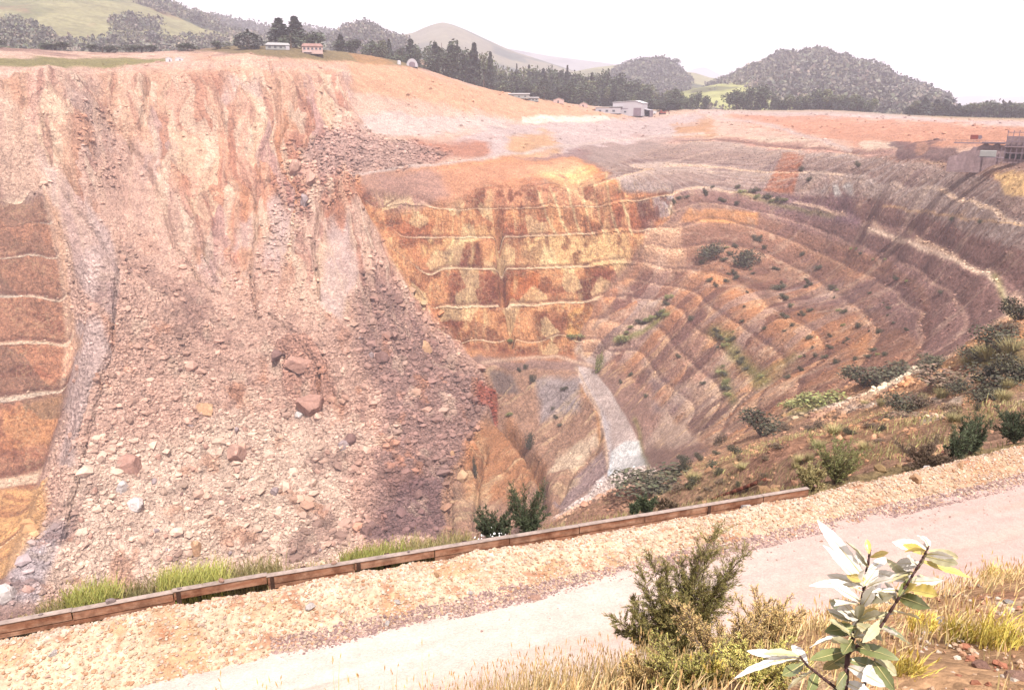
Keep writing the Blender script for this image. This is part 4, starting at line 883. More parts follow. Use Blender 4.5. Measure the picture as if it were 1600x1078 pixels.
darkside = poly_mask([(560,400),(640,440),(720,560),(775,620),(752,690),(700,760),(690,850),(500,860),(560,700),(560,560)], 30, .8)
mRub = poly_mask([(440,250),(520,205),(600,216),(700,238),(640,260),(560,268),(545,340),(500,340),(430,440),(410,400)], 14, .8)
rubble('slide_rubble', (mDeb*(.25+.9*clump)+mDeb*darkside*1.2)*(RG > 240)*(1-.85*mFan)*(1-.93*np.clip(mLil, 0, 1)), 60000, .2, .95, 3.6, 21)
rubble('coarse_rubble', (RG > 200)*(mDeb*(.3+clump)+darkside*1.0+mRub*2.5)*(1-.95*np.clip(mLil, 0, 1)), 3000, .6, 2.2, 2.6, 22, (1.02, 1.0, .98))
rubble('block_rubble', (mDeb*sstep(.0, .4, fbm(X/18, Y/18, 3, 818))*sstep(520, 620, V)+darkside*.8)*(1-np.clip(mLil, 0, 1))*(RG > 240), 520, 1.1, 3.2, 2.4, 28, (.96, .94, .94), .3)
rubble('scarp_rubble', mRub*3+poly_mask([(110,190),(180,170),(200,260),(150,330),(120,280)], 14)*2+mScarp*.06+mPl*.04, 6000, .3, 1.6, 3, 23, (1.02, .99, .98), .4)
rubble('bench_rubble', berm*(.4+mNorth+mW+.3*mEast)+.10*mEast+.12*mSlab, 12000, .18, .7, 3, 24, (1.02, 1.0, .98))
rubble('pale_rubble', (RG > 110)*poly_mask([(940,745),(1015,728),(1030,742),(960,790),(880,815),(862,812),(900,785)], 8)+.5*poly_mask([(1230,655),(1300,636),(1420,588),(1440,600),(1300,660)], 6)*(RG > 60), 3500, .25, .9, 2, 25, (1.1, 1.1, 1.1), .25)
rubble('hillside_stones', mNear*(RG < 170)*(RG > 22), 7000, .05, .35, 3, 26, (1.1, 1.05, 1.0))

# ------------------------------------------------------------------ boulders one can tell apart
def bmat(name, c): 
    b = NB(name); v = b.obj(); b.col(vary(b, v, c, (1.2, 4, 11), (.14, .22, .2))); b.bump(b.noise(v, 3, 8, .7), .8, .12); return b.m
BM = {'white': bmat('pale_boulder', D(240,230,224)), 'pink': bmat('pink_boulder', D(220,176,156)), 'ochre': bmat('ochre_boulder', D(226,182,142)), 'dark': bmat('dark_boulder', D(150,116,108)), 'rust': bmat('rust_boulder', D(208,162,144)), 'grey': bmat('grey_boulder', D(190,170,168))}
BMESH = {}
def boulder(px, py, wpx, hpx, mat, label, group=None, seed=0, tilt=0.0):
    x, y, z = ground(px, py, 150); r = math.hypot(x, y, z); wm = wpx*r/1200*.85; hm = hpx*r/1200*.95
    key = (mat, seed % 5)
    if key not in BMESH: BMESH[key] = boulder_mesh('boulder', 100+seed % 5*13+len(mat)); BMESH[key].materials.append(BM[mat])
    o = bpy.data.objects.new('boulder', BMESH[key]); C.objects.link(o); o.location = (x, y, z+hm*.08); o.scale = (wm*.56, wm*.5, hm*.78); o.rotation_euler = (random.uniform(-.2, .2), tilt+random.uniform(-.2, .2), random.uniform(0, 6.28)); return tag(o, label, 'boulder', group)
for a in [
 (193,764,26,22,'white','angular white boulder, upper of the two white ones low on the slide',None,1),
 (211,792,30,20,'white','flat white boulder just below the other white one on the slide',None,2),
 (205,735,56,34,'rust','big reddish block with a shaded side above the two white boulders',None,3),
 (324,642,40,26,'ochre','yellowish slab-like boulder alone in the middle of the slide',None,4),
 (372,712,48,40,'pink','large rounded pink boulder on the lower slide',None,0),
 (308,858,26,24,'ochre','orange boulder lying in a dark hollow near the foot of the slide',None,1),
 (12,932,34,26,'white','large pale boulder at the left edge above the barrier',None,2),
 (595,563,32,20,'dark','dark brown block half buried in the grey debris',None,3),
 (665,545,30,28,'ochre','ochre boulder on the debris left of the benched wall',None,4),
 (465,575,44,32,'rust','reddish dark outcrop block in the middle of the debris',None,0),
 (435,558,38,18,'dark','dark overhanging rock left of the reddish outcrop block',None,1),
 (490,640,60,42,'rust','broad brown outcrop under the dark rocks on the debris',None,2),
 (466,652,24,14,'white','small flat whitish slab left of the brown outcrop',None,3),
 (545,690,30,22,'dark','dark rock beside the pale lane of debris',None,4),
 (665,643,22,16,'pink','pale pink boulder near the red soil patch beside the pit bottom',None,0),
 (705,712,16,16,'ochre','small rounded yellow boulder at the foot of the debris',None,1),
 (428,770,24,16,'grey','grey angular boulder on the lower debris right of the pink one',None,2),
 (535,700,26,16,'grey','flat grey block below the dark rock on the debris',None,3),
 (462,268,32,34,'pink','tall cracked block at the top of the rubble chute',None,4),
 (486,285,28,30,'pink','cracked block right of the tall one in the rubble chute',None,0),
 (476,318,28,24,'grey','pale block below the cracked blocks in the rubble chute',None,1),
 (570,835,30,30,'dark','dark upright rock near the grass behind the barrier',None,2),
 (655,775,22,14,'dark','dark slab low in the grey debris beside the layered rock',None,3)]:
    boulder(a[0], a[1], a[2], a[3], a[4], a[5], a[6], a[7])
random.seed(31)
for i in range(64):
    u = random.uniform(0, 1); px = 110+560*u; py = random.uniform(560, 880) if px < 560 else random.uniform(480, 720); w_ = random.uniform(7, 14)
    boulder(px, py, w_, w_*random.uniform(.6, .9), random.choice(['pink','pink','grey','pink','dark','pink']), 'medium sized loose boulder scattered over the lower debris slope', 'loose boulders on the slide', i)

# ------------------------------------------------------------------ shrubs on the benches and the near hillside
def make_bush(kind, seed):
    rng = np.random.default_rng(seed); e = empty({'low': 'shrub', 'brown': 'dry_shrub', 'green': 'green_shrub', 'tuft': 'grass_tussock'}[kind], (0, 0, -500))
    if kind == 'tuft':
        n = 420; a = rng.uniform(0, 2*pi, n); rr = rng.uniform(0, .35, n); lean = rng.uniform(.1, .6, n); h = rng.uniform(.5, 1, n); b0 = np.stack([np.cos(a)*rr, np.sin(a)*rr, rr*0], 1); tip = b0+np.stack([np.cos(a)*lean, np.sin(a)*lean, h], 1); sd = np.stack([-np.sin(a), np.cos(a), a*0], 1)*.012
        v = np.stack([b0-sd, b0+sd, tip+sd*.1, tip-sd*.1], 1).reshape(-1, 3); f = np.arange(n*4).reshape(n, 4); c = np.repeat(rng.uniform(.6, 1.4, (n, 1))*np.ones((1, 3)), 4, 0)
        link('blades', np_mesh('blades', v, f, False, c), M['tuft'], e); return e
    n = 1100; lobes = 8; cs = np.stack([rng.uniform(-.34, .34, lobes), rng.uniform(-.34, .34, lobes), rng.uniform(.15, .5, lobes)], 1); cr = rng.uniform(.16, .3, lobes); k = rng.integers(0, lobes, n); d = rng.normal(size=(n, 3)); d /= np.linalg.norm(d, axis=1)[:, None]
    p = cs[k]+d*cr[k][:, None]*rng.uniform(.5, 1.15, n)[:, None]; p[:, 2] = np.abs(p[:, 2])*1.25; v, f, c = leaves(p, .045, rng)
    link('foliage', np_mesh('foliage', v, f, False, c), {'low': M['bush'], 'brown': M['bushbrown'], 'green': M['bushgreen']}[kind], e)
    t = MB()
    for q in cs: t.tube((0, 0, -.1), tuple(q), .018, .006, 5)
    t.build('stems', M['bark'], e); return e
M['tuft'] = leafmat('tussock_blades', (.26, .22, .10)); M['drygrass'] = leafmat('dry_grass', (.60, .45, .23)); M['greengrass'] = leafmat('green_grass', (.30, .30, .085)); M['yellowgrass'] = leafmat('yellow_grass', (.60, .48, .11))
BUSH = {k: [make_bush(k, i*5+q) for q in range(3)] for i, k in enumerate(('low', 'brown', 'green', 'tuft'), 3)}
bi = 0
def bush(px, py, wpx, hpx, kind, label, group=None, cat='bush', rmin=60):
    global bi; bi += 1
    x, y, z = ground(px, py, rmin); r = math.sqrt(x*x+y*y+z*z); o = inst(BUSH[kind][bi % 3]); o.location = (x, y, z-.05*hpx*r/1200)
    o.scale = (wpx*r/1200/.95, wpx*r/1200*.8/.95, hpx*r/1200/.9); o.rotation_euler = (0, 0, random.uniform(-.5, .5)); return tag(o, label, cat, group)
for a in [
 (1112,402,44,26,'low','dark sprawling bush, left one of the pair on the tan benches'), (1166,414,42,28,'low','dark round bush, right one of the pair on the tan benches'),
 (1192,680,72,34,'low','large low dark bush alone on the near hillside'), (1024,764,118,30,'low','long black-green thicket on the crest below the pit road'),
 (1408,640,54,26,'low','dark bush on the sandy shelf right of the big low bush'), (1440,636,34,20,'brown','brownish end of the scrub beside the sandy shelf bush'),
 (1384,670,30,20,'low','small dark bush below the sandy shelf bush'), (1425,655,60,12,'brown','low brown scrub strip under the sandy shelf bush'),
 (1355,606,70,26,'low','dark bush at the left end of the upper thicket'), (1395,592,70,24,'low','dark bush beside the white stones at the foot of the path'),
 (1460,575,60,18,'low','dark bush where the pale path meets the near hill'), (1480,602,90,26,'brown','brown thicket on the sandy knoll'), (1500,612,40,18,'low','dark end of the brown thicket on the knoll'),
 (1560,608,90,34,'low','dark thicket on the right shoulder of the hill'), (1590,596,60,34,'low','dark bush at the right edge of the photo on the shoulder'), (1540,628,50,24,'low','dark bush at the lower left of the shoulder thicket'),
 (1560,540,70,30,'low','dark scrub on the hill edge below the pale path'), (1590,502,40,30,'low','dark bush at the right edge beside the pale path'), (1530,560,50,22,'low','dark scrub going down to the white stones'), (1572,520,40,22,'brown','brown scrub beside the edge bush'),
 (1312,692,9,16,'low','tiny upright bush on the middle of the near hillside'), (1124,696,20,22,'brown','small purplish bush left of the big low bush'), (1070,735,22,22,'low','small round bush just above the long thicket'),
 (1150,710,26,12,'low','low bush on the slope below the purplish one'), (1364,708,16,16,'low','small bush above the stony bank'), (1422,667,18,12,'brown','little brown bush on the sand'), (1318,728,14,12,'brown','little brown bush by the pale rock'),
 (1240,638,44,16,'green','bright green scrub patch at the foot of the pit wall'), (1280,636,70,26,'green','larger green scrub patch beside the pale stones'), (1585,552,36,20,'tuft','pale yellow-green tussock on the knoll nearest the right edge'), (1548,560,38,18,'tuft','pale tussock on the knoll between two others'), (1518,572,30,14,'tuft','smallest pale tussock, at the left end of the knoll'),
 (1045,468,14,10,'green','small green bush on the pale slab near the wall corner'), (972,536,26,14,'green','green bush beside the notch at the top of the pit road'), (936,582,12,36,'green','upright green growth beside the head of the pit road'),
 (900,528,26,8,'green','strip of green weeds at the foot of the ochre wall'), (796,536,20,7,'green','small green weeds left along the foot of the ochre wall'),
 (828,700,14,34,'low','dark shrub in the cleft of the layered rock'), (742,748,8,36,'low','narrow dark shrub on the lowest layered rock'), (796,650,14,7,'green','green patch on top of the layered rock'), (832,596,14,14,'low','dark shrub on the grey rock left of the pit road'),
 (1225,470,16,8,'low','small bush right of the pair, on the brown bench'), (1218,452,24,10,'low','twin small bush on the bench edge'), (1300,452,14,8,'low','small dark bush on the mauve bench'), (1226,498,16,8,'low','small bush under the bench edge')]:
    bush(*a[:6])
random.seed(5)
for i, (px, py) in enumerate([(1150,436),(1134,440),(1145,430),(1188,374),(1180,372),(1100,303),(1113,294),(1104,306),(1130,316),(1265,530),(1236,510),(1298,527),(1268,487),(1150,320),(1052,320),(1072,310),(1062,312),(1186,378),(1130,408),(1140,398),(1212,422),(1255,400),(1374,520),(1417,518),(1356,559),(1380,556),(1412,570),(1366,548),(1272,558),(1296,545),(1290,560),(1304,568),(1265,446),(1260,450),(1335,563),(1120,450),(1110,440),(1096,412),(1150,388),(1280,421),(1196,388),(1120,520),(1146,532),(1080,500),(1040,478),(1320,490),(1340,512),(1250,580),(1230,592),(1236,480),(1255,494),(1160,504),(1195,515),(1060,560),(1100,600),(1010,620),(970,600),(985,588),(820,576),(812,582),(880,610),(862,640),(868,655),(876,666),(1250,268),(1340,262),(1265,284),(1470,460),(1400,440),(1490,345),(1530,350)]):
    bush(px+random.uniform(-2, 2), py, random.uniform(7, 13), random.uniform(5, 9), 'low', 'tiny dark bush dotted over the pit benches', 'small bushes on the pit benches')
for i in range(46):
    px = random.uniform(1120, 1420); py = random.uniform(380, 590)
    if py > 700-(px-1120)*.35: continue
    bush(px, py, random.uniform(4, 8), random.uniform(3, 5), random.choice(['low', 'low', 'green']), 'tiny dark bush dotted over the pit benches', 'small bushes on the pit benches')
for i in range(60):
    px = random.uniform(1050, 1590); py = np.interp(px, [1050,1300,1590],[765,690,590])+random.uniform(-40, 40)
    bush(px, py, random.uniform(10, 26), random.uniform(6, 14), random.choice(['brown', 'brown', 'tuft', 'low', 'tuft']), 'small dry scrub plant scattered on the near hillside', 'dry scrub on the near hillside', 'plant', 30)
gb = 'scrubby growth along the green strips of the bowl'
for pts in ([(1040,490),(1000,512),(968,530)], [(1120,520),(1150,560),(1190,590)], [(1130,580),(1136,620)], [(1150,296),(1230,322)]):
    for i in range(9):
        t = random.uniform(0, len(pts)-1.001); k = int(t); f = t-k; bush(pts[k][0]*(1-f)+pts[k+1][0]*f+random.uniform(-5, 5), pts[k][1]*(1-f)+pts[k+1][1]*f+random.uniform(-4, 4), random.uniform(9, 18), random.uniform(5, 9), random.choice(['green', 'low']), 'green scrubby plant in a weedy strip crossing the benches', gb)

# ------------------------------------------------------------------ buildings on the rim
M['whitewall'] = plain_mat('white_cladding', D(226,220,226), (.3, 2), (.05, .06), 0, coord='obj'); M['whiteroof'] = plain_mat('white_roof', D(250,250,252), (.3, 2), (.03, .04), 0, rough=.6, coord='obj'); M['pinkwall'] = plain_mat('weathered_wall', D(240,206,196), (.4, 2), (.08, .1), 0, coord='obj'); M['darkopen'] = plain_mat('dark_opening', (.03, .028, .03), (.5, 2), (.1, .1), 0, coord='obj')
M['rustroof'] = plain_mat('rusty_roof', D(228,184,174), (.4, 2), (.15, .15), 0, coord='obj'); M['conc'] = plain_mat('stained_concrete', D(176,150,150), (.25, 1.2), (.3, .25), .4, .1, coord='obj'); M['steel'] = plain_mat('grey_steel', D(160,140,150), (.5, 3), (.15, .15), 0, coord='obj'); M['greensh'] = plain_mat('grey_green_paint', D(190,190,186), (.5, 3), (.1, .1), 0, coord='obj')
M['glasspane'] = plain_mat('window_glass', (.05, .055, .065), (.5, 2), (.05, .05), 0, rough=.15, spec=.5, coord='obj'); M['redmach'] = plain_mat('red_brown_paint', D(170,90,80), (.5, 3), (.2, .2), 0, coord='obj')
def yaw(px): a, b, c_ = rays(px, 160); return -math.atan2(a, b)
def gable(e, w_, d, hw, hr, wall, roof, over=.3):
    MB().prism([(-w_/2, 0), (w_/2, 0), (w_/2, hw), (0, hr), (-w_/2, hw)], -d/2, d/2).build('wall', wall, e)
    for s in (-1, 1):
        L = math.hypot(w_/2+over, (hr-hw)*(1+2*over/w_)); r = MB(); th = .18; x1 = s*(w_/2+over); z1 = hw-(hr-hw)*2*over/w_
        r.prism([(0, hr+.02), (x1, z1+.02), (x1, z1+.02+th), (0, hr+.02+th)] if s > 0 else [(x1, z1+.02), (0, hr+.02), (0, hr+.02+th), (x1, z1+.02+th)], -d/2-over, d/2+over).build('roof_slope', roof, e)
def rim(px, r, dz=0): p = at_r(px, r); return (p[0], p[1], p[2]+dz)
# white industrial shed: eaves side seen long, gable towards the right
p = rim(985, 700, -.3); e = empty('white_shed', p, yaw(985)-.25, 'large white metal shed with a shallow gable roof standing behind the pit rim', 'shed')
S_ = 700/1200
MB().prism([(-13, 0), (13, 0), (13, 10.2), (6.5, 12.2), (-13, 11)], -9, 9).build('wall', M['whitewall'], e)
MB().prism([(6.5, 12.3), (13.4, 10.2), (13.4, 10.5), (6.5, 12.6)], -9.4, 9.4).build('roof_slope', M['whiteroof'], e)
MB().prism([(-13.4, 11), (6.5, 12.3), (6.5, 12.6), (-13.4, 11.3)], -9.4, 9.4).build('roof_slope', M['whiteroof'], e)
MB().box((8.6, -9.06, 3.3), (6.6, .1, 6.6)).build('roller_door', M['steel'], e); MB().box((-5, -9.06, 6), (11, .1, .5)).build('gutter', M['steel'], e)
for x in (-10, -6, -2): MB().box((x, -9.05, 3.4), (2, .1, 1.4)).build('window', M['glasspane'], e)
p = rim(1013, 700, -.3); e = empty('open_bay', p, yaw(1013)-.25, 'dark open lean-to bay attached at the right end of the white shed', 'lean-to')
MB().prism([(-3, 6.6), (3.4, 5.4), (3.4, 5.7), (-3, 6.9)], -6, 6).build('roof', M['whitewall'], e); MB().box((0, 5.9, 2.9), (6, .15, 5.6)).build('back_wall', M['darkopen'], e); MB().box((3.1, 0, 2.7), (.15, 11.8, 5.3)).build('side_wall', M['steel'], e)
for y in (-5.8, 0): MB().box((-2.8, y, 3.2), (.25, .25, 6.4)).build('post', M['steel'], e)
p = rim(952, 695, -.3); e = empty('low_annex', p, yaw(952)-.25, 'low flat-roofed white annex left of the large white shed', 'annex')
MB().box((0, 0, 2.4), (22, 7, 4.8)).build('wall', M['whitewall'], e); MB().prism([(-14, 4.9), (12, 5.6), (12, 5.9), (-14, 5.2)], -4, 4).build('roof', M['whiteroof'], e)
for x in (-7, -1, 5): MB().box((x, -3.55, 2.2), (2.2, .12, 1.6)).build('window', M['glasspane'], e)
for px, r, w_, h, lab in ((811, 668, 17, 4.2, 'long low white-roofed building half sunk behind the orange rim'), (833, 672, 9, 3.6, 'short white-roofed building right of the long low one')):
    e = empty('low_building', rim(px, r, -.6), yaw(px), lab, 'building'); MB().box((0, 0, h*.4), (w_, 6, h*.8)).build('wall', M['greensh'], e); MB().prism([(-w_/2-.5, h*.8+.02), (w_/2+.5, h*.8+.02), (w_/2+.5, h), (-w_/2-.5, h)], -3.6, 3.6).build('roof', M['whiteroof'], e)
    for x in (-w_*.3, 0, w_*.3): MB().box((x, -3.05, h*.4), (1.4, .1, 1)).build('window', M['glasspane'], e)
for px, r, w_, lab in ((873, 690, 9, 'small beige hut with a pitched roof among the trees'), (912, 705, 7, 'tiny pale hut between the beige hut and the white annex')):
    e = empty('hut', rim(px, r, -.3), yaw(px), lab, 'hut'); gable(e, w_, 5, 3, 4.6, M['pinkwall'], M['greensh']); MB().box((-.5, -2.55, 1.2), (1.1, .1, 2.2)).build('door', M['darkopen'], e)
# houses on the grassy mound
e = empty('low_house', rim(441, 560, -.2), yaw(441), 'low white-roofed house under the two tall pines', 'house'); MB().box((0, 0, 1.4), (15, 6, 2.8)).build('wall', M['greensh'], e)
MB().prism([(-8, 2.82), (8, 2.82), (7, 4.2), (-6, 4.4)], -3.6, 3.6).build('roof', M['whiteroof'], e)
for x in (-5, -1.5, 2, 5.2): MB().box((x, -3.05, 1.6), (1.6, .1, 1.1)).build('window', M['glasspane'], e)
MB().box((6.3, -3.3, 1.2), (2.4, .5, 2.4)).build('porch', M['whitewall'], e)
e = empty('pale_house', rim(494, 553, -.3), yaw(494), 'pale pinkish house with a row of dark windows at the right of the tall trees', 'house'); MB().box((0, 0, 2.3), (13, 7, 4.6)).build('wall', M['pinkwall'], e)
MB().prism([(-7, 4.62), (7, 4.62), (5.6, 6.3), (-5.6, 6.3)], -4, 4).build('roof', M['rustroof'], e)
for x in (-5, -2.5, 0, 2.5, 5): w2 = MB().box((x, -3.55, 3.2), (1.3, .12, 1.2)).build('window', M['glasspane'], e); MB().box((x, -3.6, 2.52), (1.5, .12, .14)).build('sill', M['whitewall'], w2)
MB().box((-3, -4.2, 1.0), (5, 1.2, .25)).build('verandah', M['whitewall'], e)
# hooped shelter
e = empty('hoop_shelter', rim(646, 610, -.4), yaw(646), 'small round-topped pale shelter at the foot of the dark trees', 'shelter'); hb = MB(); pts = [(-4.2+.0, 0)]+[(4.2*math.cos(pi-pi*k/14), .6+5.2*math.sin(pi*k/14)) for k in range(15)]+[(4.2, 0)]
hb.prism(pts, -4, 4).build('cover', M['whitewall'], e); MB().prism([(-2.2, 0), (2.2, 0), (2.2, 2.6), (1, 3.5), (-1, 3.5), (-2.2, 2.6)], -4.12, -4.02).build('doorway', M['steel'], e)
e = empty('water_tank', rim(626, 600, -.2), 0, 'small white water tank left of the hooped shelter', 'tank'); MB().tube((0, 0, 0), (0, 0, 2.4), 1.4, 1.4, 16).build('shell', M['whiteroof'], e); MB().tube((0, 0, 2.42), (0, 0, 2.9), 1.4, .3, 16).build('lid', M['whitewall'], e)
for px, w_, h, lab in ((272, 3.6, 2.6, 'small white cabin with a pitched roof, left one on the pale left rim'), (288, 4.6, 2.0, 'small white cabin, lower right one on the pale left rim')):
    e = empty('cabin', rim(px, 528, -.2), yaw(px), lab, 'cabin'); gable(e, w_, 3, h*.7, h, M['whiteroof'], M['whiteroof'], .15); MB().box((.4, -1.55, h*.3), (.8, .1, h*.5)).build('door', M['steel'], e)
dx_, dy_, dz_ = rays(191, 57); th_ = math.atan2(dx_, dy_); e = empty('hill_house', (sin(th_)*1040, cos(th_)*1040, on_hill(H1c, th_, 1040)-1), yaw(191), 'tiny white house alone on the scrubby foothill', 'house'); gable(e, 8, 6, 3.4, 5.2, M['whitewall'], M['whiteroof']); MB().box((-2, -3.05, 2), (1.2, .1, 1.1)).build('window', M['glasspane'], e)
# red-brown machine by the shed
e = empty('excavator', rim(1036, 715, 0), yaw(1036)+.3, 'small red-brown digging machine parked right of the shed', 'excavator'); MB().box((0, 0, 1.5), (5.5, 2.6, 1.3)).build('body', M['redmach'], e, .15); MB().box((-1.2, .2, 2.8), (1.7, 1.6, 1.5)).build('cab', M['redmach'], e, .1)
for y in (-1.3, 1.3): MB().box((0, y, .45), (5.6, .6, .9)).build('track', M['darkopen'], e, .2)
MB().tube((1.5, 0, 2), (4.5, 0, 3.4), .22, .2).tube((4.5, 0, 3.4), (6.2, 0, 1.2), .2, .16).build('boom', M['redmach'], e); MB().prism([(5.7, .5), (6.7, .5), (6.6, 1.4), (6.0, 1.3)], -.5, .5).build('bucket', M['steel'], e)
e = empty('trailer', rim(1022, 716, 0), yaw(1022), 'white trailer between the shed bay and the red-brown machine', 'trailer'); MB().box((0, 0, 1.9), (5, 2.4, 2.2)).build('box', M['whiteroof'], e, .08)
for x in (-1, 1): MB().tube((x, -1.25, .45), (x, 1.25, .45), .45, .45, 12).build('wheel', M['darkopen'], e)

# old concrete works on the right rim
def P3(px, py, r): return from_r(px, py, r)
q = P3(1540, 258, 352); e = empty('retaining_wall', (q[0], q[1], q[2]), yaw(1535), 'long stained concrete retaining wall below the orange ground at the right', 'wall'); f0 = MB(); Wd = 26
n0 = 26; v_ = []; f_ = []
for k in range(n0+1):
    x = -Wd/2+Wd*k/n0; tp = 7.6+.4*sin(k*1.7)-(5.5*(1-k/11)+.6*sin(k*3.1) if k < 11 else 0); v_ += [(x, -.2+.05*sin(k*2.3), -3), (x, .1+.05*sin(k*2.3), tp), (x, 1.2, tp), (x, 1.2, -3)]
for k in range(n0):
    a = k*4; b_ = a+4; f_ += [(a, b_, b_+1, a+1), (a+1, b_+1, b_+2, a+2), (a+2, b_+2, b_+3, a+3)]
f_ += [(0, 1, 2, 3), (n0*4+3, n0*4+2, n0*4+1, n0*4)]; MB().poly(v_, f_).build('face', M['conc'], e)
MB().box((5, 0, 8.3), (15, 2.2, .4)).build('coping', M['steel'], e)
for x in (-1, 4, 9): MB().box((x, -.4, 1.2), (.4, .5, 7.0)).build('buttress', M['conc'], e)
q = P3(1530, 224, 353); e = empty('rusty_deck', (q[0], q[1], q[2]), yaw(1530), 'rusty steel deck with a low rail on top of the retaining wall', 'platform'); MB().box((0, 0, 0), (17, 2.4, .3)).build('deck', M['steel'], e)
for x in range(-8, 9, 2): MB().box((x, -1.1, .55), (.09, .09, 1)).build('rail_post', M['steel'], e)
MB().box((0, -1.1, 1.05), (16.4, .08, .1)).build('rail', M['steel'], e)
q = P3(1522, 217, 354); e = empty('winch', (q[0], q[1], q[2]-.2), yaw(1522), 'dark rusty winch block on the deck above the retaining wall', 'winch'); MB().box((0, 0, .8), (2.6, 1.6, 1.6)).build('casing', M['redmach'], e, .1); MB().tube((1.9, -.7, .8), (1.9, .7, .8), .75, .75, 14).build('drum', M['steel'], e)
q = P3(1545, 250, 338); e = empty('tank_on_frame', (q[0], q[1], q[2]), yaw(1545), 'pale box-shaped tank on a steel frame in front of the retaining wall', 'tank'); MB().box((-.6, 0, 2.2), (5.2, 2.2, 2.2)).build('tank_body', M['greensh'], e, .15)
for x in (-2.6, 2.4):
    for y in (-.9, .9): MB().box((x, y, .3), (.2, .2, 2)).build('leg', M['steel'], e)
MB().box((.4, 0, .9), (8.4, 2.4, .2)).build('frame', M['steel'], e); MB().tube((3.4, 0, 1), (3.4, 0, 4.6), .1, .1).build('pipe', M['steel'], e)
q = P3(1590, 250, 340); e = empty('pump_house', (q[0], q[1], q[2]), yaw(1590), 'ruined grid-framed pump house with open bays at the far right', 'building'); MB().box((0, 2, 3.4), (9, .4, 9.5)).build('back_wall', M['conc'], e)
for x in np.linspace(-4.4, 4.4, 6): MB().box((x, 0, 5), (.22, .22, 10.6)).build('column', M['steel'], e)
for z in (2.3, 4.6, 6.4, 8, 9.6): MB().box((0, -.12, z), (9.2, .16, .28)).build('beam', M['steel'], e)
for x in (-3.4, -1.6, .2, 2.0, 3.6): MB().box((x, 1.78, 1.2), (1.2, .1, 2)).build('dark_bay', M['darkopen'], e)
MB().box((0, 1, 4.5), (9.6, 2.6, .3)).build('floor_slab', M['conc'], e)
# ------------------------------------------------------------------ weathered barrier along the bund
def barrier_mat():
    b = NB('weathered_timber'); v = b.pos(); vs_ = b.pos((.35, .35, 2.6)); n1 = b.noise(vs_, 3.2, 6, .65); n2 = b.noise(v, 2.2, 5, .7)
    c = b.ramp(n1, [(.3, D(176,112,82)), (.5, D(208,154,124)), (.7, D(226,186,158))]); st_ = b.ramp(n2, [(.40, (1., 1., 1.)), (.60, (.52, .46, .44))]); b.col(b.mix(1.0, c, st_, 'MULTIPLY')); b.bump(n1, .5, .02); return b.m
M['barrier'] = barrier_mat(); M['cap'] = plain_mat('grey_weathered_cap', D(196,176,166), (1.2, 6), (.3, .25), .4, .01); M['darkpost'] = plain_mat('dark_old_timber', D(92,66,56), (2, 8), (.3, .2), .4, .01)
BZ = lambda s: float(np.interp(s, [-14,-6.15,-1,3.1,8.26,18.63], [-12.05,-12.09,-12.15,-12.33,-12.55,-12.97]))
TB = T_F+2.42
def seg_box(mb, s0, s1, t, th, zt0, zt1, h):
    n = len(mb.v)
    for s, zt in ((s0, zt0), (s1, zt1)):
        for tt_, z in ((t, zt-h), (t, zt), (t+th, zt), (t+th, zt-h)): x, y = st(s, tt_); mb.v.append((x, y, z))
    mb.f += [(n, n+4, n+5, n+1), (n+1, n+5, n+6, n+2), (n+2, n+6, n+7, n+3), (n+3, n+7, n+4, n), (n, n+1, n+2, n+3), (n+7, n+6, n+5, n+4)]
x0, y0 = st(-14, TB); e = empty('timber_barrier', (0, 0, 0), 0, 'long low weathered orange-brown barrier with a grey top running between stony bank and pit', 'barrier')
ss = -14.0; random.seed(12)
while ss < 18.4:
    s1 = min(ss+2.35, 18.5); dz = random.uniform(-.025, .02); dt = random.uniform(-.02, .02); m = MB(); seg_box(m, ss, s1-.02, TB+dt, .10, BZ(ss)-.028+dz, BZ(s1)-.028+dz, .25); bo = m.build('beam', M['barrier'], e, .012)
    m = MB(); seg_box(m, ss-.03, s1+.0, TB-.025+dt, .17, BZ(ss)+dz, BZ(s1)+dz, .026); m.build('cap', M['cap'], e, .008)
    m = MB(); seg_box(m, ss+.06, ss+.17, TB-.035+dt, .03, BZ(ss)-.05+dz, BZ(ss)-.05+dz, .36); (m.build('joint_plate', M['darkpost'], e) if random.random() < .45 else None)
    if random.random() < .9: m = MB(); seg_box(m, ss+.9, ss+1.04, TB+.13, .14, BZ(ss+1)-.05, BZ(ss+1)-.05, .95); m.build('post', M['darkpost'], e)
    m = MB(); seg_box(m, ss, s1, TB+.02+dt, .07, BZ(ss)-.30+dz, BZ(s1)-.30+dz, .12)
    if random.random() < .75: m.build('lower_board', M['barrier'], e)
    ss = s1
e.name = 'timber_barrier'
for i, (px, w_, lab) in enumerate([(164, .20, 'flat grey stone lying on the barrier, second from the left end'), (345, .17, 'grey stone on the barrier above the green grass'), (277, .12, 'small reddish stone on the barrier left of the green grass'), (523, .14, 'grey stone on the barrier right of the pale grass'), (640, .10, 'small pale stone on the barrier near the dark bush'), (1255, .13, 'stone on the barrier just before its right end'), (52, .12, 'small stone on the barrier near the left edge')]):
    dx, dy, dz = rays(px, 900); t_ = TB+.06; k = t_/(dx*NR_[0]+dy*NR_[1]); s_ = (dx*DR[0]+dy*DR[1])*k; x, y = st(s_, t_); o = link('stone', boulder_mesh('stone', 300+i), BM['grey'] if i % 2 == 0 else BM['pink']); o.scale = (w_*.75, w_*.6, w_*.42); o.location = (x, y, BZ(s_)+w_*.2); o.rotation_euler = (0, 0, random.uniform(0, 3)); tag(o, lab, 'stone')
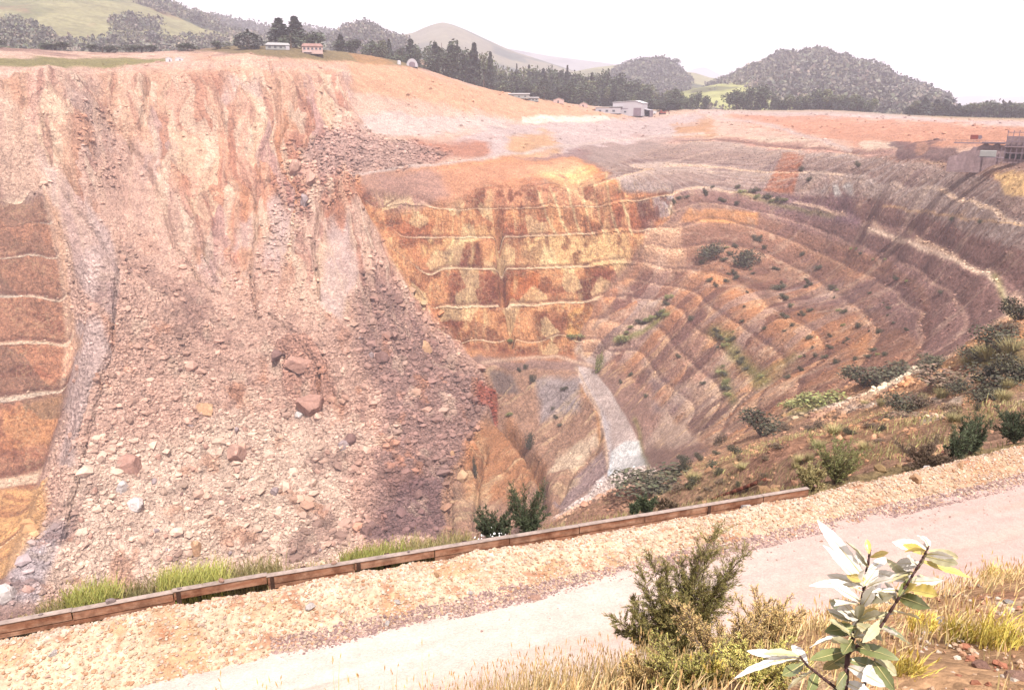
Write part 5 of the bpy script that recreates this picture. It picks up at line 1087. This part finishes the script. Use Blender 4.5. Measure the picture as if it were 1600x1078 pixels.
# fallen rails on the hillside
M['redrail'] = plain_mat('red_brown_rail', D(140,84,66), (2, 7), (.2, .2), .3, .01)
def rail(a, b_, rad, lab, rmin=30, lift=.1):
    A = ground(*a, rmin); B_ = ground(*b_, rmin); m = MB(); n = 8; prev = None
    for k in range(n+1):
        f = k/n; x, y = A[0]+(B_[0]-A[0])*f, A[1]+(B_[1]-A[1])*f; q = (x, y, A[2]+(B_[2]-A[2])*f+lift)
        if prev: m.tube(prev, q, rad, rad, 8)
        prev = q
    o = m.build('fallen_rail', M['redrail'], None, 0, True); tag(o, lab, 'rail'); return o
rail((1112,785), (1196,752), .13, 'long thin red-brown rail lying on the hillside just above the barrier', 24)
rail((1455,717), (1484,707), .09, 'short red-brown rail end beside the dark shrub on the bank', 24)
# stones one can tell apart on the bund
for i, (px, py, w_, h_, m_, lab) in enumerate([(1432,752,.55,.42,'ochre','big rounded yellowish stone in the bank below the right-hand shrub'), (1450,722,.50,.28,'white','white flat stone on the crest of the bank beside the dark shrub'), (1500,730,.42,.30,'ochre','yellowish stone on the bank to the right of the big rounded one'), (1167,784,.42,.26,'white','pale knobbly stone against the end of the barrier'), (1282,850,.16,.12,'pink','pinkish stone on the road edge above the broad-leaved sapling'), (605,975,.22,.12,'white','white flat stone at the foot of the bank left of middle'), (735,928,.16,.14,'white','small white stone on the bank face above the mauve gravel'), (485,950,.34,.16,'white','large flat white stone half sunk in the bank face'), (621,942,.22,.14,'white','pale stone halfway up the bank'), (84,1022,.24,.16,'white','white stone in the bank at the far left'), (1090,842,.26,.12,'pink','flat pink slab on the bank face behind the feathery shrub'), (682,900,.18,.2,'ochre','upright cream stone near the crest of the bank'), (838,935,.30,.14,'pink','broad pinkish stone low on the bank face'), (1305,850,.14,.10,'pink','small stone at the edge of the road by the bank foot')]):
    dx, dy, dz = rays(px, py); hh_ = math.hypot(dx, dy); best = None
    for t_ in np.linspace(T_F-.5, T_F+2.2, 120):
        k = t_/(dx*NR_[0]+dy*NR_[1]); s_ = (dx*DR[0]+dy*DR[1])*k; zz_ = float(bund_z(np.array([s_]), np.array([t_]))[0])
        if dz*k <= zz_: best = (s_, t_, zz_); break
    if best is None: best = (s_, t_, zz_)
    x, y = st(best[0], best[1]); o = link('stone', boulder_mesh('stone', 400+i), BM[m_]); o.scale = (w_*.6, w_*.5, h_*.7); o.location = (x, y, best[2]+h_*.15); o.rotation_euler = (0, 0, random.uniform(0, 3)); tag(o, lab, 'stone')

# ------------------------------------------------------------------ grasses
def grass(name, pts, h, mat, rng, lean=.35, wid=.006, heads=0.0, per=1, kind='stuff', parent=None, spread=.04):
    """curved blades, some with a seed head"""
    n = len(pts)*per; p = np.repeat(np.asarray(pts, float), per, 0); p[:, :2] += rng.normal(0, spread, (n, 2)); hh_ = np.repeat(np.broadcast_to(h, (len(pts),)), per)*rng.uniform(.5, 1.15, n)
    a = rng.uniform(0, 2*pi, n); ln = rng.uniform(.1, 1, n)*lean*hh_; d = np.stack([np.cos(a), np.sin(a), a*0], 1); sd = np.stack([-np.sin(a+1), np.cos(a+1), a*0], 1)*wid
    V_ = []; 
    for k, (t, w_) in enumerate(((0, 1), (.4, .9), (.75, .6), (1, .08))):
        c_ = p+d*(ln*t*t)[:, None]+np.array([0, 0, 1])*(hh_*t*(1-.15*t))[:, None]; V_ += [c_-sd*w_, c_+sd*w_]
    V_ = np.stack(V_, 1).reshape(-1, 3); b0 = np.arange(n)[:, None]*8; F_ = np.concatenate([b0+np.array([[0,1,3,2]])+2*k for k in range(3)], 0); c = np.repeat(rng.uniform(.65, 1.35, (n, 1))*(1+rng.uniform(-.08, .08, (n, 3))), 8, 0)
    nh = int(n*heads)
    if nh:
        idx = rng.choice(n, nh, replace=False); top = p[idx]+d[idx]*ln[idx][:, None]+np.array([0, 0, 1])*(hh_[idx]*.85)[:, None]; L = rng.uniform(.03, .07, nh)[:, None]*min(1.6, max(.8, wid/.003)); up = d[idx]*.25+np.array([0, 0, 1]); w1 = sd[idx]/wid*.0042*min(3, max(.8, wid/.003)); w2 = np.cross(up, w1); 
        for w3 in (w1, w2):
            q = np.stack([top, top+up*L*.5+w3, top+up*L, top+up*L*.5-w3], 1).reshape(-1, 3); f = np.arange(nh*4).reshape(nh, 4)+len(V_); V_ = np.concatenate([V_, q]); F_ = np.concatenate([F_, f]); c = np.concatenate([c, np.repeat(rng.uniform(.7, 1.1, (nh, 1))*np.array([[.95, .85, .75]]), 4, 0)])
    o = link(name, np_mesh(name, V_, F_, False, c), mat, parent)
    if kind: o['kind'] = kind
    return o
rng = np.random.default_rng(77)
def fg_pts(n, u0, u1, r0, r1, rng, dens=None):
    a = np.radians(rng.uniform(u0, u1, n)); r = rng.uniform(r0, r1, n); x, y = np.sin(a)*r, np.cos(a)*r
    if dens is not None: k = dens(x, y) > 0; x, y = x[k], y[k]
    return np.stack([x, y, fgz(x, y)-.01], 1)
def brow(b): return np.interp(b, [-30,-10,0,10,20,30,38], [3.8,3.9,4.05,4.3,4.8,5.8,7.4])
pp = fg_pts(5200, -10, 41, 2.9, 8, rng, lambda x, y: np.where(np.hypot(x, y) < brow(np.degrees(np.arctan2(x, y)))+1.3, fbm(x/.8, y/.8, 3, 5)+.30-.22*sstep(24, 34, np.degrees(np.arctan2(x, y))), -1))
grass('dry_grass', pp, .16, M['drygrass'], rng, .6, .0035, .12, 2)
b_ = rng.uniform(-9, 13, 2000); r_ = brow(b_)+rng.uniform(-.55, .35, 2000); a_ = np.radians(b_); pp = np.stack([np.sin(a_)*r_, np.cos(a_)*r_], 1); pp = np.column_stack([pp, fgz(pp[:, 0], pp[:, 1])]); kk = rng.uniform(0, 1, 2000) < np.interp(b_, [-9, -4, 2, 12], [.10, .35, .8, 1.]); grass('seeding_grass', pp[kk], np.interp(b_[kk], [-9, 0, 12], [.28, .38, .32]), M['drygrass'], rng, .25, .0026, .4, 1)
b_ = rng.uniform(-26, -8, 46); r_ = brow(b_)-.2; a_ = np.radians(b_); pp = np.stack([np.sin(a_)*r_, np.cos(a_)*r_], 1); pp = np.column_stack([pp, fgz(pp[:, 0], pp[:, 1])]); grass('sparse_seed_heads', pp, .50, M['drygrass'], rng, .12, .0028, 1.0, 1)
b_ = rng.uniform(20, 41, 2600); r_ = brow(b_)+rng.uniform(-.9, .5, 2600); a_ = np.radians(b_); pp = np.stack([np.sin(a_)*r_, np.cos(a_)*r_], 1); pp = np.column_stack([pp, fgz(pp[:, 0], pp[:, 1])]); grass('brow_grass', pp[:1500], .16, M['drygrass'], rng, .5, .003, .25, 1)
# yellow-green tufts
for i, (px, py, w_, h_, lab) in enumerate([(1565,1010,.34,.22,'bright yellow-green grass tuft at the lower right corner'), (1500,1000,.22,.16,'yellow grass tuft right of the broad-leaved sapling'), (1440,985,.2,.13,'small yellow tuft just behind the broad-leaved sapling on the stony ground'), (930,1060,.34,.20,'yellow-green grass tuft at the bottom left of the feathery shrub'), (1000,1050,.30,.20,'yellow grass tuft under the feathery shrub'), (1210,985,.30,.26,'golden grass tuft between the brown heath and the broad-leaved sapling'), (1110,1070,.26,.16,'green grass tuft at the bottom of the brown heath'), (1420,1060,.2,.14,'yellow tuft beside the lower leaves of the broad-leaved sapling'), (1555,900,.26,.20,'dry yellow grass tuft on the brow at the right edge')]):
    x, y, z = fg_at(px, py); e = empty('grass_tuft', (x, y, z), 0, lab, 'grass tuft'); n = 260; a = rng.uniform(0, 6.28, n); rr = w_*.35*np.sqrt(rng.uniform(0, 1, n)); grass('blades', np.stack([np.cos(a)*rr, np.sin(a)*rr, a*0-.02], 1), h_, M['yellowgrass'], rng, .7, .003, .05, 1, None, e, .01)
# grass standing behind the barrier
def behind(px0, px1, n, rng, t0=.05, t1=1.1):
    px = rng.uniform(px0, px1, n); dx, dy, dz = rays(px, px*0+900); t_ = TB+.25+rng.uniform(t0, t1, n)*rng.uniform(.3, 1, n); k = t_/(dx*NR_[0]+dy*NR_[1]); s_ = (dx*DR[0]+dy*DR[1])*k; x = s_*DR[0]+t_*NR_[0]; y = s_*DR[1]+t_*NR_[1]; return np.stack([x, y, np.array([zat(a, b) for a, b in zip(x, y)])-.03], 1)
for px0, px1, n, h, m_, lab in ((95, 178, 1500, 1.05, 'greengrass', 'bright green grass clump behind the barrier at the far left'), (178, 250, 600, .85, 'tuft', 'paler grass behind the barrier right of the far left green clump'), (248, 352, 1900, 1.05, 'greengrass', 'tall green grass clump behind the barrier below the slide'), (352, 440, 700, .9, 'tuft', 'thin straw-coloured grass behind the barrier right of the tall green clump'), (535, 640, 1300, .7, 'greengrass', 'yellow-green grass behind the barrier, left of the dark manuka bush'), (640, 735, 900, .7, 'tuft', 'short straw grass between the yellow-green grass and the manuka bush'), (50, 100, 400, .8, 'tuft', 'thin yellow grass near the left end of the barrier')):
    o = grass('grass_clump', behind(px0, px1, n, rng), h, M[m_], rng, .35, .012, .12, 1, None); tag(o, lab, 'grass clump')
pp = behind(0, 1270, 5000, rng, 0, 1.6); grass('edge_grass', pp, .35, M['tuft'], rng, .5, .010, .1, 1)
pp = []
for _ in range(1500):
    px = rng.uniform(850, 1600); py = np.interp(px, [850,1000,1270,1450,1600],[812,778,742,700,640])-abs(rng.normal(0, 14)); pp.append(ground(px, py+rng.uniform(0, 12), 24))
grass('hillside_grass', pp, .42, M['tuft'], rng, .5, .014, .15, 2, 'stuff', None, .3)
gm = (mNear*(RG > 24)*(RG < 130)*sstep(.0, .35, fbm(X/5, Y/5, 3, 391)))
p_, c_, u_, v_ = scatter(gm, 4500, rng); grass('hillside_tussocks', p_, .4, M['tuft'], rng, .6, .03, 0, 3, 'stuff', None, .35)

# ------------------------------------------------------------------ feathery shrubs (fine twigs and needle leaves)
def feather(name, loc, branches, needles, nl, mat, rng, label, cat, base_r=.02, wid=.0022, nspray=5):
    """branches: list of end points (relative); each carries side sprays of needles"""
    e = empty(name, loc, 0, label, cat); t = MB(); P_0 = []; D_0 = []
    for (bx, by, bz) in branches:
        end = np.array([bx, by, bz], float); L = np.linalg.norm(end); mid = end*.5+np.array([0, 0, .10*L]); prev = np.zeros(3); 
        for k in range(1, 9):
            f = k/8; q = (1-f)**2*0+2*f*(1-f)*mid+f*f*end; t.tube(tuple(prev), tuple(q), base_r*(1-f*.9)+.001, base_r*(1-min(1, f+.12)*.9)+.001, 5, False)
            dirv = (q-prev)/max(np.linalg.norm(q-prev), 1e-6)
            if k > 1:
                for _ in range(nspray):
                    sd = rng.normal(size=3)*.65+dirv*1.0+np.array([0, 0, .25]); sd /= np.linalg.norm(sd); ln = L*.26*(1.15-f*.75)*rng.uniform(.6, 1.2); s0 = prev+(q-prev)*rng.uniform(0, 1); e1 = s0+sd*ln; t.tube(tuple(s0), tuple(e1), .0025, .0008, 3, False)
                    m_ = max(4, int(needles*ln/L/.26)); ff = rng.uniform(.05, 1, m_)[:, None]; P_0.append(s0+(e1-s0)*ff+rng.normal(0, ln*.05, (m_, 3))); D_0.append(np.broadcast_to(sd, (m_, 3))+rng.normal(0, .42, (m_, 3)))
            prev = q
    P0 = np.concatenate(P_0); D0 = np.concatenate(D_0); D0 /= np.linalg.norm(D0, axis=1)[:, None]; n = len(P0); ln = nl*rng.uniform(.6, 1.4, (n, 1)); sd = np.cross(D0, rng.normal(size=(n, 3))); sd /= np.linalg.norm(sd, axis=1)[:, None]; sd *= wid
    V_ = np.stack([P0-sd*.6, P0+D0*ln*.5-sd, P0+D0*ln, P0+D0*ln*.5+sd], 1).reshape(-1, 3); c = np.repeat(rng.uniform(.55, 1.5, (n, 1))*(1+rng.uniform(-.1, .1, (n, 3))), 4, 0)
    link('foliage', np_mesh('foliage', V_, np.arange(n*4).reshape(n, 4), False, c), mat, e); t.build('branches', M['bark'], e); return e
M['kanuka'] = leafmat('feathery_leaves', (.22, .19, .065)); M['manuka'] = leafmat('dark_needles', (.055, .07, .035)); M['heath'] = leafmat('heath_leaves', (.46, .33, .14)); M['heathg'] = leafmat('green_heath_leaves', (.38, .34, .10))
# main feathery shrub at the brow
bx_, by_, _z = from_r(1056, 1000, 5.1); base_ = np.array([bx_, by_, float(fgz(bx_, by_)[0])])
br = [tuple(np.array(from_r(px, py, 5.1+dd))-base_) for px, py, dd in [(1122,832,.1),(1108,838,0),(1160,868,.1),(1150,880,-.05),(1130,905,-.1),(1090,870,.05),(1066,880,.1),(1040,885,.0),(1018,872,.1),(1000,890,-.1),(1030,910,-.1),(985,940,0),(958,965,-.05),(970,985,.05),(990,965,-.1),(1010,930,.15),(1095,920,-.1),(1130,930,.15),(1110,950,.0),(1065,930,-.15),(1040,955,.1),(1084,895,.2)]]
feather('feathery_shrub', tuple(base_), br, 95, .030, M['kanuka'], rng, 'feathery dark olive shrub with upswept branches standing at the near edge of the road', 'shrub', .009, .0024, 7)
# brown heath mass
for i, (px, py, w_, h_, lab, m_) in enumerate([(1130,1040,150,95,'brownish heath bush with fine twigs right below the feathery shrub','heath'), (1195,1010,110,80,'golden-brown heath bush left of the broad-leaved sapling','heath'), (1070,1075,130,75,'low green-brown heath at the bottom under the feathery shrub','heathg'), (1190,1075,120,70,'greenish heath at the bottom centre between shrub and broad-leaved sapling','heathg'), (970,1040,70,60,'small brown twiggy bush left of the feathery shrub base','heath'), (1010,1078,80,50,'low twiggy heath at the bottom edge left of the green heath','heath')]):
    x, y, z = fg_at(px, min(py, 1077)); m1 = math.sqrt(x*x+y*y+z*z)/1200; rg = np.random.default_rng(900+i); br = [(rg.uniform(-.5, .5)*w_*m1, rg.uniform(-.3, .3)*w_*m1, rg.uniform(.5, 1.05)*h_*m1) for _ in range(30)]
    feather('heath_bush', (x, y, z-.03), br, 34, .013, M[m_], rg, lab, 'heath', .004, .0022)
# shrubs behind the barrier / on the bank
def far_shrub(px, py, w_, h_, mat, seed, lab, tip=0, rmin=20, depthfix=None):
    if depthfix is None: x, y, z = ground(px, py, rmin)
    else:
        dx, dy, dz = rays(px, py); k = depthfix/(dx*NR_[0]+dy*NR_[1]); x, y = dx*k, dy*k; z = max(zat(x, y), dz*k-.3)
    m1 = math.sqrt(x*x+y*y+z*z)/1200; rg = np.random.default_rng(seed); br = [((rg.uniform(-.5, .5)+tip*.2)*w_*m1, rg.uniform(-.4, .4)*w_*m1, rg.uniform(.35, 1.05)*h_*m1) for _ in range(26)]
    return feather('shrub', (x, y, z), br, 42, .05*max(1, m1/.02), mat, rg, lab, 'shrub', .02, .009)
far_shrub(822,838,66,84,M['manuka'],11,'dark feathery manuka bush standing just behind the barrier',.5,20,T_F+3.3)
far_shrub(772,846,64,48,M['manuka'],12,'lower dark manuka with small white flowers left of the taller one',0,20,T_F+3.3)
far_shrub(1302,762,76,66,M['bushgreen'],13,'rounded olive-green shrub behind the end of the barrier',.1,20,T_F+3.2)
far_shrub(1262,766,40,36,M['tuft'],14,'pale yellowish bush at the right end of the barrier',0,20,T_F+3.2)
far_shrub(1492,712,34,52,M['manuka'],15,'dark feathery shrub with upswept tips growing on the bank',.2,20,T_F+2.6)
far_shrub(1518,700,34,52,M['manuka'],16,'second feathery shrub, right behind the dark one on the bank',.4,20,T_F+3.2)
far_shrub(1585,690,50,48,M['manuka'],17,'grey-green shrub at the right edge behind the bank',0,20,T_F+3.4)
far_shrub(1440,728,70,36,M['bushbrown'],18,'brown dry grass-like bush left of the upswept shrub',0,20,T_F+3.1)
far_shrub(1010,804,30,28,M['manuka'],19,'small dark bush just above the barrier near the long thicket',0,20,T_F+3.4)
far_shrub(1038,800,36,22,M['bushbrown'],20,'low brown bush beside the small dark one above the barrier',0,20,T_F+3.4)
far_shrub(990,806,18,20,M['manuka'],22,'tiny dark bush left of the small dark one above the barrier',0,20,T_F+3.4)
# white flowers round the manuka
M['petal'] = plain_mat('white_petals', (.8, .8, .8), (5, 9), (.03, .03), 0)
v_, f_, c_ = leaves(behind(725, 790, 60, rng, .0, .5)+np.column_stack([np.zeros(60), np.zeros(60), rng.uniform(.15, .7, 60)]), .03, rng, 1.0); o = link('white_flowers', np_mesh('white_flowers', v_, f_, False), M['petal'], kind='stuff')

# ------------------------------------------------------------------ broad-leaved sapling close to the camera
def leaf_mat(name, c, c2, rough, spec=.5, coat=0.0):
    b = NB(name); v = b.obj(); n = b.noise(v, 9, 5, .6); b.col(b.ramp(n, [(.3, c), (.7, c2)])); b.b.inputs['Roughness'].default_value = rough; b.b.inputs['Specular IOR Level'].default_value = spec; b.b.inputs['Coat Weight'].default_value = coat; b.b.inputs['Coat Roughness'].default_value = .2; b.b.inputs['Subsurface Weight'].default_value = 0
    b.bump(b.noise(v, 30, 3, .5), .25, .004); return b.m
LM = {'glare': leaf_mat('glare_white_leaf', (.50, .47, .40), (.70, .67, .60), .38, .6, .3), 'yellow': leaf_mat('yellow_leaf', (.40, .30, .07), (.50, .40, .12), .40, .5, .2), 'green': leaf_mat('olive_leaf', (.10, .12, .045), (.19, .20, .08), .34, .6, .35), 'pale': leaf_mat('pale_green_leaf', (.30, .29, .16), (.46, .42, .28), .38, .5, .2)}  # near-white leaf colour paints in the sun glare on the blades
M['stem'] = plain_mat('dark_red_stem', (.055, .028, .026), (8, 30), (.2, .2), .4, .004, .7, coord='obj'); M['rib'] = plain_mat('pale_midrib', (.50, .42, .20), (8, 30), (.1, .1), 0, coord='obj')
def leaf_mesh(L, W, bend, fold, seed, twist=0):
    rg = np.random.default_rng(seed); n = 17; v = []; f = []
    for k in range(n+1):
        t = k/n; w_ = W*(math.sin(pi*min(t*.93+.07, 1))**.75)*(1 if t < 1 else 0)*(.55+.6*t if t < .75 else 1.0)*.9
        saw = 1+(.07 if k % 2 else -.05); x = L*t; z = -bend*L*t*t; tw = twist*t
        for j, sgn in enumerate((-1, -.5, 0, .5, 1)):
            yy = sgn*w_*(saw if abs(sgn) == 1 else 1); zz = abs(sgn)*w_*fold+.06*W*sin(k*1.3+seed)*abs(sgn); v.append((x, yy*cos(tw)-zz*sin(tw), z+zz*cos(tw)+yy*sin(tw)))
    for k in range(n):
        for j in range(4): a = k*5+j; f.append((a, a+1, a+6, a+5))
    return v, f
LEN = 0
def sapling():
    D0 = 2.05; m1 = D0/1200
    def W3(px, py, dd=0.0):
        dx, dy, dz = rays(px, py); n_ = math.sqrt(dx*dx+dy*dy+dz*dz); k = (D0+dd)/n_; return Vector((dx*k, dy*k, dz*k))
    base = W3(1322, 1150, .02); gx, gy = base.x, base.y; gz_ = float(fgz(gx, gy)[0]); root = Vector((gx, gy, gz_-.03))
    e = empty('broad_leaved_sapling', tuple(root), 0, 'young broad-leaved sapling with glare-whitened and yellow leaves on dark stems in the right foreground', 'sapling')
    stems = [[root, W3(1318,1110), W3(1325,1020), W3(1343,965,.02), W3(1352,905,.03), W3(1360,858,.03)], [W3(1325,1020), W3(1372,985,-.03), W3(1410,925,-.05), W3(1438,878,-.05), W3(1452,852,-.05)], [W3(1320,1085), W3(1290,1062,-.05), W3(1262,1040,-.08), W3(1250,1025,-.1)], [W3(1320,1100), W3(1350,1070,.05), W3(1368,1030,.08)]]
    for k, S__ in enumerate(stems):
        t = MB(); n = len(S__)
        for i in range(n-1):
            r0 = 0.0068*(1-i/(n+1))*(1 if k == 0 else .5); r1 = 0.0068*(1-(i+1)/(n+1))*(1 if k == 0 else .5); a, b2 = S__[i]-root, S__[i+1]-root
            for q in range(4):
                c0 = a.lerp(b2, q/4)+Vector((0, 0, 0)); c1 = a.lerp(b2, (q+1)/4); t.tube(tuple(c0), tuple(c1), r0+(r1-r0)*q/4+.0012, r0+(r1-r0)*(q+1)/4, 8)
                t.tube(tuple(c1-(c1-c0)*.06), tuple(c1), r0*1.18, r0*1.15, 8)
        t.build('stem', M['stem'], e, 0, True)
    #            attach px,py, tip px,py, width px, kind, depth change of tip
    LV = [(1352,905,1286,818,13,'glare',-.06),(1350,915,1281,850,10,'glare',-.12),(1348,925,1284,888,10,'glare',-.1),(1346,940,1298,912,12,'glare',-.14),(1350,900,1312,858,14,'glare',.05),(1356,885,1330,842,12,'pale',-.05),(1358,865,1355,842,6,'yellow',0),
          (1360,870,1386,862,7,'yellow',-.08),(1350,905,1322,898,9,'yellow',-.1),(1356,890,1392,868,9,'glare',.1),(1352,920,1384,895,11,'glare',-.1),(1345,945,1310,938,13,'glare',-.15),(1348,935,1386,930,12,'pale',-.12),(1352,930,1378,908,10,'glare',.12),
          (1343,965,1302,952,15,'glare',-.1),(1343,965,1284,926,14,'green',.06),(1338,980,1290,985,14,'green',-.05),(1335,990,1268,1000,11,'glare',-.1),(1340,970,1380,960,13,'pale',-.12),(1338,975,1375,992,14,'pale',-.05),(1336,985,1322,958,9,'yellow',.1),(1332,1000,1316,1024,13,'green',-.1),
          (1450,855,1446,828,11,'glare',.05),(1450,856,1422,842,14,'glare',.1),(1448,860,1404,842,12,'glare',-.06),(1448,862,1412,856,9,'yellow',-.12),(1446,866,1430,848,9,'yellow',-.1),(1450,860,1510,868,9,'pale',.08),(1446,868,1500,882,12,'pale',-.05),(1448,866,1478,862,7,'glare',-.12),(1440,876,1516,900,9,'yellow',-.02),(1438,880,1400,880,12,'glare',.0),(1436,884,1412,872,11,'glare',-.1),
          (1430,895,1392,900,9,'pale',-.1),(1424,903,1408,925,8,'green',-.08),(1420,908,1412,880,9,'yellow',.1),(1414,920,1466,928,17,'yellow',-.06),(1410,925,1372,912,9,'glare',-.1),(1404,932,1440,940,14,'green',-.1),(1396,945,1368,930,10,'glare',-.1),(1390,955,1440,962,10,'pale',.05),(1384,965,1350,1000,10,'pale',-.1),(1376,978,1430,1000,13,'green',.05),(1376,980,1402,1000,11,'glare',-.1),
          (1325,1015,1272,1030,12,'green',-.12),(1325,1020,1285,1046,14,'green',.05),(1328,1010,1392,1016,14,'green',-.06),(1326,1030,1378,1046,15,'green',.03),(1324,1040,1376,1062,13,'glare',-.1),(1322,1050,1300,1078,13,'green',-.1),(1323,1045,1278,1004,12,'pale',.1),(1320,1065,1362,1085,14,'glare',.0),(1320,1070,1282,1100,13,'green',-.06),
          (1252,1026,1196,1012,11,'pale',-.05),(1250,1028,1150,1030,11,'glare',-.06),(1252,1030,1168,1022,10,'glare',.05),(1256,1034,1204,1020,11,'green',.08),(1256,1036,1222,1060,12,'green',-.06),(1262,1040,1236,1018,11,'green',.1),(1270,1048,1232,1078,13,'pale',-.1),(1276,1050,1262,1082,12,'green',-.05),(1262,1040,1236,1002,12,'glare',.05),
          (1368,1030,1404,1050,13,'pale',.0),(1366,1034,1398,1075,13,'green',-.05),(1364,1040,1352,1060,12,'glare',-.08),(1368,1030,1382,1006,11,'glare',.1),(1340,1000,1356,1024,12,'green',-.12),(1330,1010,1300,1004,12,'pale',-.12),(1318,1090,1340,1110,14,'green',-.1)]
    rgx = random.Random(4)
    for _ in range(30):
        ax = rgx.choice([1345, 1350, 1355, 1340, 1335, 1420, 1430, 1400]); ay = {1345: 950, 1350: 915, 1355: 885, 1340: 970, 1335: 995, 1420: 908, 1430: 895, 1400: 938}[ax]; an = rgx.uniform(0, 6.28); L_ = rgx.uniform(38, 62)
        LV.append((ax, ay, ax+L_*cos(an), ay-abs(L_*sin(an))*.7, rgx.uniform(8, 12), rgx.choice(['glare', 'glare', 'pale', 'pale', 'yellow']), rgx.uniform(-.12, .12)))
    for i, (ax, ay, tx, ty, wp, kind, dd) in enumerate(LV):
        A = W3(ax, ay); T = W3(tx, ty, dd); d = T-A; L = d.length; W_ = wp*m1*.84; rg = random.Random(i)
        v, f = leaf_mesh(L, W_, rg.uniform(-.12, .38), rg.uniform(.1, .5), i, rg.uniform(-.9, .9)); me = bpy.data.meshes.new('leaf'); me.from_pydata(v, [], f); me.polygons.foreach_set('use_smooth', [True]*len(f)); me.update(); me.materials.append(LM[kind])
        o = bpy.data.objects.new('leaf', me); C.objects.link(o); o.parent = e; X_ = d.normalized(); tocam = (-A).normalized(); nrm = (tocam*.6+Vector((rg.uniform(-.5, .5), rg.uniform(-.5, .5), rg.uniform(.1, .9)))); Y_ = nrm.cross(X_).normalized(); Z_ = X_.cross(Y_); o.matrix_local = Matrix.Translation(A-root) @ Matrix((X_, Y_, Z_)).transposed().to_4x4()
        rb = MB(); pr = None
        for k in range(0, 13):
            t = k/13; q = (L*t, 0, v[min(17, int(t*17))*5+2][2]+.0006)
            if pr: rb.tube(pr, q, .0011*(1.2-t), .0011*(1.1-t), 4, False)
            pr = q
        rb.build('midrib', M['rib'], o)
    return e
sapling()
# pale stones in the right foreground
for i, (px, py, w_, lab, m_) in enumerate([(1500,985,.10,'flat pale stone on the slope right of the broad-leaved sapling','white'), (1466,975,.13,'pale rough stone just right of the broad-leaved sapling','white'), (1575,945,.07,'whitish stone near the right edge of the foreground slope','white'), (1530,1045,.10,'reddish stone low on the foreground slope','rust'), (1590,1060,.12,'pinkish stone in the bottom right corner','pink'), (980,1074,.12,'rounded brown stone at the bottom edge beside the yellow grass','pink')]):
    x, y, z = fg_at(px, min(py, 1070)); o = link('stone', boulder_mesh('stone', 500+i), BM[m_]); o.scale = (w_*.6, w_*.5, w_*.3); o.location = (x, y, z+.01); tag(o, lab, 'stone')
n = 5200; a_ = np.radians(rng.uniform(4, 44, n)); r_ = rng.uniform(2.6, 8, n); x_, y_ = np.sin(a_)*r_, np.cos(a_)*r_; sz = .004+.022*rng.uniform(0, 1, n)**3
P, F_, c = stones(np.stack([x_, y_, fgz(x_, y_)+sz*.2+.03*0], 1), sz, np.array([D(232,196,164), D(220,170,136), D(200,136,108), D(240,220,200)])[rng.integers(0, 4, n)], rng); link('slope_gravel', np_mesh('slope_gravel', P, F_, False, c), M['stone'], kind='stuff')
# ------------------------------------------------------------------ haze: pale air over the whole place
def haze():
    me = bpy.data.meshes.new('haze'); z0, z1, h = -215, 420, 9800
    v = [(x, y, z) for z in (z0, z1) for x, y in ((-h, -600), (h, -600), (h, h), (-h, h))]
    me.from_pydata(v, [], [(0,3,2,1),(4,5,6,7),(0,1,5,4),(1,2,6,5),(2,3,7,6),(3,0,4,7)]); me.update()
    o = bpy.data.objects.new('haze', me); C.objects.link(o); o['kind'] = 'stuff'
    m = bpy.data.materials.new('haze'); m.use_nodes = True; t = m.node_tree; t.nodes.clear(); out = t.nodes.new('ShaderNodeOutputMaterial'); pv = t.nodes.new('ShaderNodeVolumePrincipled')
    pv.inputs['Color'].default_value = (.90, .86, .99, 1); pv.inputs['Density'].default_value = 2.1e-4; pv.inputs['Anisotropy'].default_value = .1
    t.links.new(pv.outputs['Volume'], out.inputs['Volume']); me.materials.append(m); m.cycles.homogeneous_volume = True
haze()
